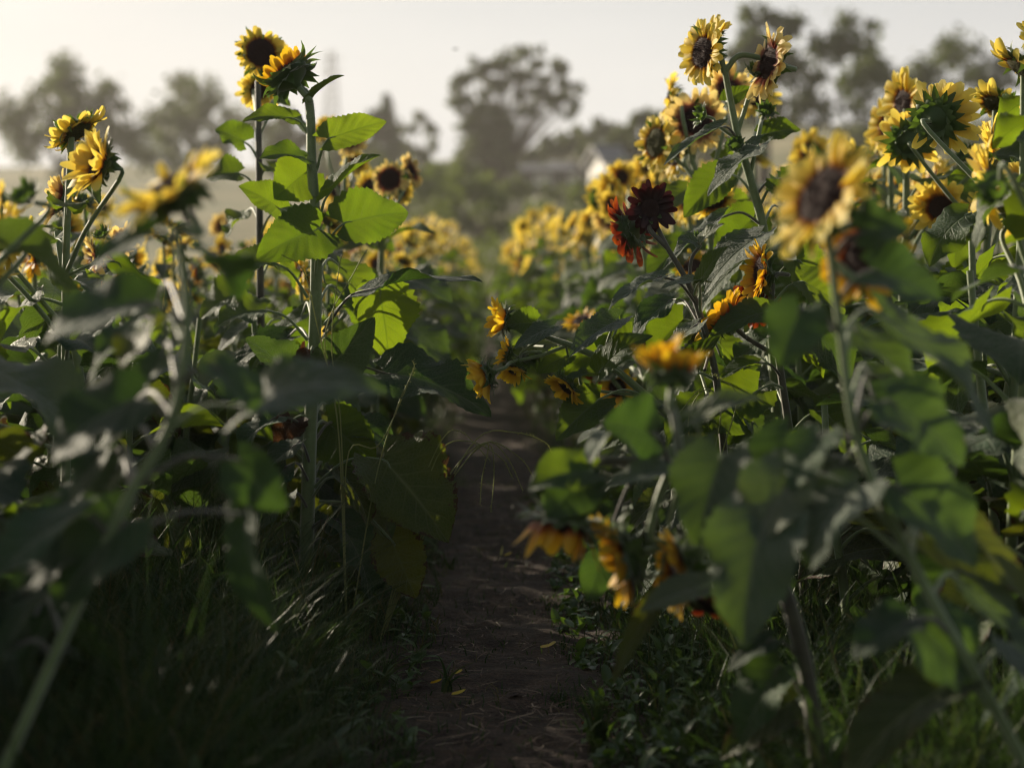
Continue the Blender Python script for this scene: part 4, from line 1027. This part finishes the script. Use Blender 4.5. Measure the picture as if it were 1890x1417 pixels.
m, nt = mat('seed_grass_stalk'); sheet(nt, (.26, .28, .1), (.32, .34, .1), .4, .45); SEED = m
def seedgrass(px, py, d, stalks, lb, seed):
    rr = np.random.RandomState(seed); b = at(px, py, d); b[2] = 0; mb = MB()
    for P in stalks:
        P = np.array([b] + [at(q[0], q[1], d + q[2]) for q in P]) - b
        mb.add(*tube(P, [.002, .001], 26, 5))
        S = smooth_path(P, 40)[24:]
        for p_ in S:
            for _ in range(2):
                dd = nrm(rr.normal(0, 1, 3)); V = [p_ - [0, 0, .001], p_ + dd * .003 + [.0012, 0, 0], p_ + dd * .008]
                mb.add(V, [[0, 1, 2]], None)
    tag(mb.build('seed_grass', [SEED], None, tuple(b)), lb, 'grass', 'arching seed grasses')
seedgrass(700, 1150, 4.4, [[(760, 950, 0), (812, 818, 0), (850, 796, 0), (905, 850, 0)], [(770, 950, 0), (815, 830, 0), (870, 815, 0), (925, 845, 0), (945, 880, 0)],
                           [(780, 960, .05), (850, 850, .05), (900, 818, .05), (890, 880, .05), (886, 930, .05)], [(790, 960, .05), (860, 850, .05), (905, 816, .05), (940, 850, .05), (965, 905, .05)],
                           [(790, 960, .05), (860, 850, .05), (903, 820, .05), (912, 870, .05), (906, 945, .05)], [(790, 960, .05), (860, 850, .05), (905, 815, .05), (960, 845, .05), (985, 880, .05)],
                           [(800, 950, .05), (880, 810, .05), (950, 798, .05), (1005, 815, .05), (1020, 840, .05)]], 'arching seed grass with drooping panicles over the path', 31)
seedgrass(640, 1160, 4.35, [[(690, 900, 0), (730, 760, 0), (765, 680, 0)], [(630, 800, 0), (612, 640, 0), (625, 500, 0), (632, 470, 0)], [(625, 800, 0), (600, 620, 0), (655, 500, 0), (678, 460, 0)],
                            [(625, 800, 0), (585, 600, 0), (560, 500, 0), (520, 470, 0)], [(640, 850, 0), (700, 820, 0), (760, 690, 0), (762, 665, 0)]], 'fine seed grass twined about the tall budding stem', 32)
seedgrass(1300, 1180, 4.2, [[(1290, 900, 0), (1270, 780, 0), (1300, 720, 0), (1350, 745, 0)], [(1310, 900, 0), (1330, 760, 0), (1300, 715, 0), (1255, 760, 0)], [(1320, 900, 0), (1360, 740, 0), (1330, 700, 0), (1310, 690, 0)]],
          'arching seed grass among the right-hand leaves', 33)

# ------------------------------------------------------------------ trees, hillside, buildings (far, out of focus)
def tree_mat(name, a, b_, g):
    m, nt = mat(name)
    oi = N(nt, 'ShaderNodeNewGeometry').outputs['Random Per Island']
    c = ramp(nt, oi, [(0, a), (1, b_)]); sheet(nt, c, g, .3, .6); return m
TM = [tree_mat('oak_foliage', (.022, .038, .012), (.065, .085, .025), (.12, .16, .02)), tree_mat('conifer_foliage', (.018, .035, .018), (.045, .062, .03), (.05, .08, .02)),
      tree_mat('bush_foliage', (.065, .1, .02), (.13, .165, .035), (.18, .24, .02))]
BARK = plain('bark', [(.3, (.03, .024, .018)), (.7, (.09, .07, .055))], 3, .9, .8, .03)

def tree(label, d, clumps, trunkx, m, seed, dens=1., leafsize=.3, cat='tree', name='tree', group='trees on the hillside'):
    """crown made of separate leaf clumps carried by limbs; clumps given as photo directions"""
    r = np.random.RandomState(seed); px = F / d
    base = at(trunkx, HZ, d); base[2] = float(hill(base[0], base[1])) - .15
    o = tag(link(name, None, None, tuple(base)), label, cat, group)
    mb = MB(); tb = MB()
    cs = []
    for (x, y, rad) in clumps:
        c = at(x, y, d) ; R = rad / px; c[1] += r.uniform(-1, 1) * min(4.5, R * 2.2); cs.append((c - base, R))
    top = max(c[2] for c, R in cs)
    low = min(c[2] - R for c, R in cs)
    fork = np.array([0, 0, max(.4, min(low + .15 * (top - low), top * .45))])
    tr = .03 * top + .05
    tb.add(*tube([[0, 0, -.3], [r.uniform(-.1, .1), 0, fork[2] * .5], fork], [tr * 1.2, tr, tr * .75], 8, 8))
    for c, R in cs:
        mid = fork * .45 + c * .55 + r.normal(0, .12, 3) * R; mid[2] = max(mid[2], fork[2] * .8)
        tb.add(*tube([fork - [0, 0, .1], mid, c], [tr * .42 * min(1, R), tr * .2 * min(1, R), .02], 7, 5))
        n = int(dens * (90 + 150 * R ** 2 * 1.4))
        n = min(n, 2600)
        # twigs-with-leaves: sub-clumps inside the clump leave gaps
        ns = max(4, int(5 + 5 * R)); sd = r.normal(0, 1, (ns, 3)); sd /= np.linalg.norm(sd, axis=1)[:, None]
        sub = c + sd * (R * r.uniform(.25, 1., ns) ** .6)[:, None] * [1, 1, .8]
        k = r.randint(ns, size=n)
        p_ = sub[k] + r.normal(0, .22, (n, 3)) * R
        s = leafsize * r.uniform(.5, 1.3, n)[:, None]
        a1 = r.normal(0, 1, (n, 3)); a1 /= np.linalg.norm(a1, axis=1)[:, None]; a2 = np.cross(a1, r.normal(0, 1, (n, 3))); a2 /= np.linalg.norm(a2, axis=1)[:, None]
        V = np.stack([p_ - a1 * s, p_ + a2 * s * .45, p_ + a1 * s, p_ - a2 * s * .45], 1).reshape(-1, 3)
        mb.add(V, np.arange(n * 4).reshape(-1, 4), None)
    tb.build('trunk', [BARK], o); mb.build('crown', [TM[m]], o, smooth=False)
    return o

rt = random.Random(21); oak = []
while len(oak) < 190:
    x, y = rt.uniform(825, 1095), rt.uniform(82, 300)
    ex = ((x - 955) / 128) ** 2 + ((y - 192) / 108) ** 2 if y < 215 else 9
    lump = .1 * math.sin(x * .075) + .06 * math.sin(x * .17 + 2)
    low = ((x - 898) / 52) ** 2 + ((y - 262) / 62) ** 2
    if ex < 1 + lump:
        hole = math.sin(x * .11 + y * .05) * math.sin(y * .12 - x * .03)
        if hole > .2 or (x > 935 and y > 195 and rt.random() < .55): continue
        oak.append((x, y, rt.uniform(8, 15)))
    elif low < 1: oak.append((x, y, rt.uniform(11, 18)))
for x, y in ((890, 320), (930, 318), (905, 350), (870, 330), (945, 300)): oak.append((x, y, 26))
tree('tall round-headed gappy tree rising above the end of the path', 105, oak, 915, 0, 101, .58, .17)
tree('dark pointed conifer standing left of the tall tree', 120, [(714, 182, 9), (712, 200, 16), (705, 225, 24), (722, 240, 24), (712, 262, 30), (700, 290, 32), (730, 300, 30), (696, 250, 18), (716, 225, 18), (735, 270, 22)], 714, 1, 102, 2.6, .2)
tree('small round gappy tree between the conifer and the tall tree', 112, [(775, 220, 16), (795, 240, 14), (755, 245, 14), (800, 268, 13), (752, 275, 16), (778, 290, 22), (800, 310, 20)], 778, 0, 103, .9, .22)
tree('dark spreading tree on the slope right of the white house', 95, [(1150, 250, 22), (1185, 230, 24), (1215, 215, 26), (1130, 268, 18), (1165, 275, 30), (1205, 262, 34), (1240, 240, 34), (1180, 310, 36), (1230, 300, 40), (1105, 278, 24), (1135, 292, 28), (1080, 290, 20), (1150, 262, 22), (1190, 290, 30), (1165, 240, 16), (1215, 240, 28)], 1190, 0, 104, 1.9, .2)
tree('tall dark tree in the upper right corner behind the highest bloom', 80, [(1390, 45, 30), (1375, 75, 24), (1415, 80, 34), (1360, 105, 22), (1400, 130, 40), (1440, 60, 34), (1440, 130, 40), (1350, 150, 26), (1390, 190, 46), (1440, 200, 46), (1480, 140, 40)], 1410, 0, 105, 1.3, .22)
tree('broad tree behind the yellow blooms of the tallest right plant', 88, [(1280, 215, 30), (1310, 190, 28), (1270, 260, 36), (1320, 240, 38), (1350, 220, 30), (1300, 300, 40)], 1300, 0, 106, 1.2, .22)
tree('low dark tree right behind the long grey roof', 118, [(1010, 262, 12), (1040, 255, 14), (1070, 245, 16), (1100, 240, 18), (1130, 240, 18), (1085, 262, 20), (1050, 272, 18), (1020, 280, 16), (1120, 265, 20), (1000, 285, 16), (1060, 258, 16), (1035, 275, 18), (1090, 280, 20), (980, 290, 16)], 1070, 0, 107, 2.2, .2)
tree('rounded yellow-green bush right below the white house', 72, [(1150, 318, 26), (1120, 345, 24), (1085, 350, 22), (1070, 372, 22), (1100, 342, 16), (1135, 330, 18), (1060, 395, 22), (1090, 385, 24), (1165, 355, 34), (1125, 375, 28), (1100, 365, 18)], 1140, 2, 108, 1.3, .16, 'bush', 'bush')
tree('dark green bush below the tall tree at the end of the path', 66, [(850, 350, 34), (890, 345, 34), (870, 385, 40), (910, 385, 34), (840, 400, 34), (890, 425, 36), (930, 420, 26)], 880, 2, 109, 1.5, .16, 'bush', 'bush')
tree('pale olive bush left of the hillside clearing above the right row', 62, [(975, 400, 26), (1000, 385, 24), (990, 425, 26), (1030, 420, 24), (960, 430, 22)], 992, 2, 110, 1.2, .16, 'bush', 'bush')
tree('dark bush closing the far end of the path', 47, [(905, 470, 40), (870, 480, 36), (940, 480, 36), (905, 510, 40), (970, 490, 30), (840, 490, 30)], 905, 2, 118, 1.6, .1, 'bush', 'bush')
tree('olive leafy tree filling the slope below the conifer', 92, [(745, 310, 26), (720, 330, 30), (770, 335, 28), (735, 355, 32), (700, 345, 26), (690, 310, 22)], 738, 2, 119, 1.3, .2)
tree('olive leafy tree below the left side of the tall tree', 90, [(845, 300, 24), (825, 322, 26), (865, 318, 26), (840, 345, 30), (815, 345, 24)], 842, 2, 120, 1.3, .2)
tree('olive scrubby bush on the slope below the grey shed', 84, [(950, 345, 18), (970, 355, 18), (935, 360, 20), (1015, 352, 14), (1035, 360, 16)], 950, 2, 121, 1.2, .18, 'bush', 'bush')
tree('dark leafy bush behind the left row of blooms', 70, [(800, 330, 30), (770, 350, 34), (815, 370, 34), (780, 395, 34), (740, 380, 30), (755, 330, 26)], 782, 2, 111, 1.5, .16, 'bush', 'bush')
tree('grey-green tree at the left behind the glowing leaves', 115, [(640, 255, 26), (610, 250, 24), (660, 285, 28), (620, 290, 30), (585, 270, 26), (600, 320, 34), (650, 325, 34)], 625, 0, 112, 1.4, .24)
tree('hazy tree at the left edge behind the budding head', 120, [(500, 240, 28), (530, 225, 24), (470, 230, 30), (520, 270, 32), (560, 265, 26), (490, 290, 34), (545, 310, 34)], 515, 0, 113, 1.3, .24)
tree('wide dark tree outside the left edge of the photo', 110, [(380, 190, 40), (330, 170, 40), (420, 220, 34), (350, 240, 46), (290, 220, 40), (400, 280, 46), (310, 290, 50)], 350, 0, 114, 1.3, .24)
tree('tall rounded tree farthest left on the hillside', 105, [(150, 150, 46), (90, 180, 46), (210, 190, 42), (140, 230, 56), (60, 260, 50), (230, 260, 46), (20, 210, 44), (150, 300, 56)], 130, 0, 115, 1.3, .24)
tree('tall dark tree outside the right edge of the photo', 78, [(1570, 70, 46), (1520, 110, 40), (1620, 120, 46), (1560, 160, 56), (1640, 200, 52), (1510, 200, 48), (1580, 260, 60)], 1575, 0, 116, 1.2, .22)
tree('broad tree farthest right on the hillside', 84, [(1760, 110, 50), (1700, 150, 46), (1820, 150, 50), (1740, 210, 60), (1850, 240, 54), (1680, 250, 50), (1780, 290, 60)], 1765, 0, 117, 1.2, .22)

WHITE = plain('white_render', [(.3, (.7, .68, .64)), (.7, (.8, .78, .74))], 2, .8, .1, .01)
ROOF = plain('grey_roof', [(.3, (.14, .14, .15)), (.7, (.22, .22, .23))], 1.5, .6, .2, .02)
GLASS = plain('dark_glass', [(.3, (.02, .025, .03)), (.7, (.04, .045, .05))], 1, .1, 0, .01, .5)
def box(mb, x0, x1, y0, y1, z0, z1, mi=0):
    V = np.array([[x, y, z] for x in (x0, x1) for y in (y0, y1) for z in (z0, z1)])
    mb.add(V, np.array([[0, 1, 3, 2], [4, 6, 7, 5], [0, 4, 5, 1], [2, 3, 7, 6], [0, 2, 6, 4], [1, 5, 7, 3]]), None, mi)
def gable(mb, x0, x1, y0, y1, z0, z1, ov, th=.14):
    """pitched roof of two slabs, ridge along Y"""
    xm = (x0 + x1) / 2
    for a, b_ in ((x0 - ov, xm), (x1 + ov, xm)):
        za = z0 - (z1 - z0) * ov / (xm - x0)
        V = np.array([[x, y, z + t] for (x, z) in ((a, za), (b_, z1)) for y in (y0 - ov, y1 + ov) for t in (0, th)])
        mb.add(V, np.array([[0, 1, 3, 2], [4, 6, 7, 5], [0, 4, 5, 1], [2, 3, 7, 6], [0, 2, 6, 4], [1, 5, 7, 3]]), None)
def building(label, px, py, d, w, dep, h, rise, rz, windows, name='house'):
    b = at(px, py, d); g = float(hill(b[0], b[1])); z = b[2] - g
    o = tag(link(name, None, None, (b[0], b[1], g)), label, 'house' if name == 'house' else 'shed', None); o.rotation_euler.z = rz
    mb = MB(); box(mb, -w / 2, w / 2, 0, dep, -.6, z)
    V = np.array([[-w / 2, 0, z], [w / 2, 0, z], [0, 0, z + rise], [-w / 2, dep, z], [w / 2, dep, z], [0, dep, z + rise]])
    mb.add(V, [[0, 1, 2], [5, 4, 3]], None); mb.build('wall', [WHITE], o, smooth=False)
    mb = MB(); gable(mb, -w / 2, w / 2, 0, dep, z + .02, z + rise + .02, .3); mb.build('roof', [ROOF], o, smooth=False)
    for x, zz, ww, hh in windows:
        mb = MB(); box(mb, x - ww / 2, x + ww / 2, -.04, .05, z + zz, z + zz + hh); mb.build('window', [GLASS], o, smooth=False)
    return o
building('white gabled house on the slope beside the dark spreading tree', 1102, 300, 80, 2.1, .8, 2, .6, -1.25, [])
b = at(960, 318, 122); g = float(hill(b[0], b[1]))
o = tag(link('long_shed', None, None, (b[0], b[1], g)), 'long low grey-roofed shed with white end walls below the tall tree', 'shed')
zt = b[2] - g
mb = MB(); box(mb, -5, 4.6, 0, 4, -.6, zt); mb.build('wall', [plain('shed_wall', [(.3, (.1, .095, .09)), (.7, (.16, .15, .145))], 1, .9)], o, smooth=False)
mb = MB(); V = np.array([[x, y, z + t] for (y, z) in ((-.5, zt + .02), (2, zt + .75)) for x in (-5.3, 4.9) for t in (0, .12)])
mb.add(V, np.array([[0, 1, 3, 2], [4, 6, 7, 5], [0, 4, 5, 1], [2, 3, 7, 6], [0, 2, 6, 4], [1, 5, 7, 3]]), None)
V = V * [1, -1, 1] + [0, 4.01, 0]; mb.add(V, np.array([[0, 2, 3, 1], [4, 5, 7, 6], [0, 1, 5, 4], [2, 6, 7, 3], [0, 4, 6, 2], [1, 3, 7, 5]]), None); mb.build('roof', [ROOF], o, smooth=False)
for x0, x1 in ((.9, 2.1), (3.2, 4.3)):
    mb = MB(); box(mb, x0, x1, -.06, -.003, max(.0, zt - .95), zt - .1); mb.build('door', [WHITE], o, smooth=False)

# lattice mast, faint on the left
STEEL = plain('galvanised_steel', [(.3, (.3, .3, .3)), (.7, (.4, .4, .4))], 3, .5, .1, .01)
b = at(614, HZ, 190); b[2] = float(hill(b[0], b[1])); top = at(614, 92, 190)[2] - b[2]
o = tag(link('lattice_mast', None, None, tuple(b)), 'faint grey lattice mast in the sky behind the tall budding plant', 'mast')
lw = 1.1
for sx, sy in ((-1, -1), (1, -1), (1, 1), (-1, 1)):
    mb = MB(); mb.add(*tube([[sx * lw, sy * lw, 0], [sx * .3, sy * .3, top]], [.05, .04], 2, 5, sm=False)); mb.build('leg', [STEEL], o)
mb = MB(); nlev = 16
for k in range(nlev):
    t0, t1 = k / nlev, (k + 1) / nlev; w0, w1 = lw + (.3 - lw) * t0, lw + (.3 - lw) * t1
    cr = [(-1, -1), (1, -1), (1, 1), (-1, 1)]
    for j in range(4):
        (a, b1), (c_, d_) = cr[j], cr[(j + 1) % 4]
        mb.add(*tube([[a * w0, b1 * w0, top * t0], [c_ * w1, d_ * w1, top * t1]], .03, 2, 4, sm=False))
        mb.add(*tube([[a * w0, b1 * w0, top * t0], [c_ * w0, d_ * w0, top * t0]], .03, 2, 4, sm=False))
mb.build('bracing', [STEEL], o)
for k, zz in enumerate((.82, .92)):
    mb = MB(); mb.add(*tube([[-1.2, 0, top * zz], [1.2, 0, top * zz]], .07, 2, 5, sm=False)); mb.build('crossarm', [STEEL], o)

# the little flying insect in the sky
q = at(841, 91, 9.0)
o = tag(link('flying_insect', None, None, tuple(q)), 'tiny dark insect flying in the sky above left of the tall tree', 'insect')
INS = plain('insect_body', [(.3, (.015, .012, .01)), (.7, (.05, .035, .02))], 300, .4)
mb = MB()
for cx, rx, rz in ((-.006, .007, .0042), (.002, .0045, .004), (.0075, .003, .003)):
    t = np.linspace(0, PI, 7); a = np.linspace(0, 2 * PI, 9)
    TT, AA = np.meshgrid(t, a, indexing='ij')
    mb.add(np.stack([cx - rx * np.cos(TT), rz * np.sin(TT) * np.cos(AA), rz * np.sin(TT) * np.sin(AA)], -1).reshape(-1, 3), grid_faces(6, 8), None)
mb.build('body', [INS], o)
for sy in (-1, 1):
    mb = MB(); V, Fc, UV = petal(.013, .006, 5, 2, .2, .05, np.random.RandomState(3)); mb.add(V @ rot_z(sy * 1.9).T @ rot_x(-sy * .6).T + [.002, 0, .003], Fc, UV); mb.build('wing', [HAIR], o)

# ------------------------------------------------------------------ air
mb = MB(); box(mb, -170, 170, -20, 236, -2.5, 27)
hz = mb.mesh('haze', []); m, nt = mat('haze_air')
pv = N(nt, 'ShaderNodeVolumePrincipled'); pv.inputs['Color'].default_value = (.97, .935, .86, 1); pv.inputs['Density'].default_value = .0008; pv.inputs['Anisotropy'].default_value = .35
o_ = N(nt, 'ShaderNodeOutputMaterial'); L(nt, pv.outputs[0], o_.inputs['Volume']); hz.materials.append(m)
tag(link('haze', hz), 'thin pale evening haze over the field', 'haze', kind='stuff')

# ------------------------------------------------------------------ light, sky, camera
SUN_EL, SUN_AZ = math.radians(18), math.atan2(-.74, .67)       # azimuth measured from +Y towards +X
w = bpy.data.worlds.new('World'); sc.world = w; w.use_nodes = True
nt = w.node_tree; nt.nodes.clear()
sky = N(nt, 'ShaderNodeTexSky'); sky.sky_type = 'NISHITA'; sky.sun_disc = False
sky.sun_elevation = SUN_EL; sky.sun_rotation = SUN_AZ; sky.altitude = 100; sky.air_density = 1.0; sky.dust_density = 3; sky.ozone_density = 1
hs = N(nt, 'ShaderNodeHueSaturation'); hs.inputs['Saturation'].default_value = .9; L(nt, sky.outputs[0], hs.inputs['Color'])
# a veil of thin bright cloud lies along the whole horizon and thins out overhead
sx = N(nt, 'ShaderNodeSeparateXYZ'); tcw = N(nt, 'ShaderNodeTexCoord').outputs['Generated']; L(nt, tcw, sx.inputs[0])
mr = N(nt, 'ShaderNodeMapRange'); mr.interpolation_type = 'SMOOTHSTEP'
for k_, v_ in ((1, .03), (2, .36), (3, .88), (4, .12)): mr.inputs[k_].default_value = v_
L(nt, sx.outputs[2], mr.inputs[0])
mpw = N(nt, 'ShaderNodeMapping'); mpw.inputs['Scale'].default_value = (1, 1, 4); L(nt, tcw, mpw.inputs[0])
veil = ramp(nt, noise(nt, mpw.outputs[0], 3, 3), [(.3, (.87, .855, .85)), (.7, (.98, .96, .94))])
veil = mixc(nt, 1., veil, (10.6, 10.6, 10.6), 'MULTIPLY')
bg = N(nt, 'ShaderNodeBackground'); bg.inputs['Strength'].default_value = .0545
L(nt, mixc(nt, mr.outputs[0], hs.outputs[0], veil), bg.inputs['Color']); o_ = N(nt, 'ShaderNodeOutputWorld'); L(nt, bg.outputs[0], o_.inputs[0])
ld = bpy.data.lights.new('sun', 'SUN'); ld.energy = 5.0; ld.angle = math.radians(.6); ld.color = (1, .87, .68)
lo = link('sun', ld); s = Vector((math.sin(SUN_AZ) * math.cos(SUN_EL), math.cos(SUN_AZ) * math.cos(SUN_EL), math.sin(SUN_EL)))
lo.rotation_mode = 'QUATERNION'; lo.rotation_quaternion = s.to_track_quat('Z', 'Y'); lo.location = s * 50

cd = bpy.data.cameras.new('camera'); cd.sensor_fit = 'HORIZONTAL'; cd.sensor_width = 36 * 1890 / 1417; cd.lens = F * 36 / 1417
cd.clip_start = .1; cd.clip_end = 2000
cd.dof.use_dof = True; cd.dof.focus_distance = 4.2; cd.dof.aperture_fstop = 3.0
cam = link('camera', cd, None, (0, 0, CAMZ)); cam.rotation_euler = (PI / 2 - PITCH, 0, 0); sc.camera = cam

vs = sc.view_settings; vs.view_transform = 'Standard'; vs.look = 'None'; vs.exposure = .75; vs.gamma = 1
cy = sc.cycles
cy.use_denoising = True; cy.max_bounces = 8; cy.diffuse_bounces = 3; cy.glossy_bounces = 3; cy.transmission_bounces = 4; cy.transparent_max_bounces = 4; cy.volume_bounces = 0
cy.use_adaptive_sampling = True; cy.adaptive_threshold = .01; cy.sample_clamp_indirect = 6; cy.filter_width = 1.15
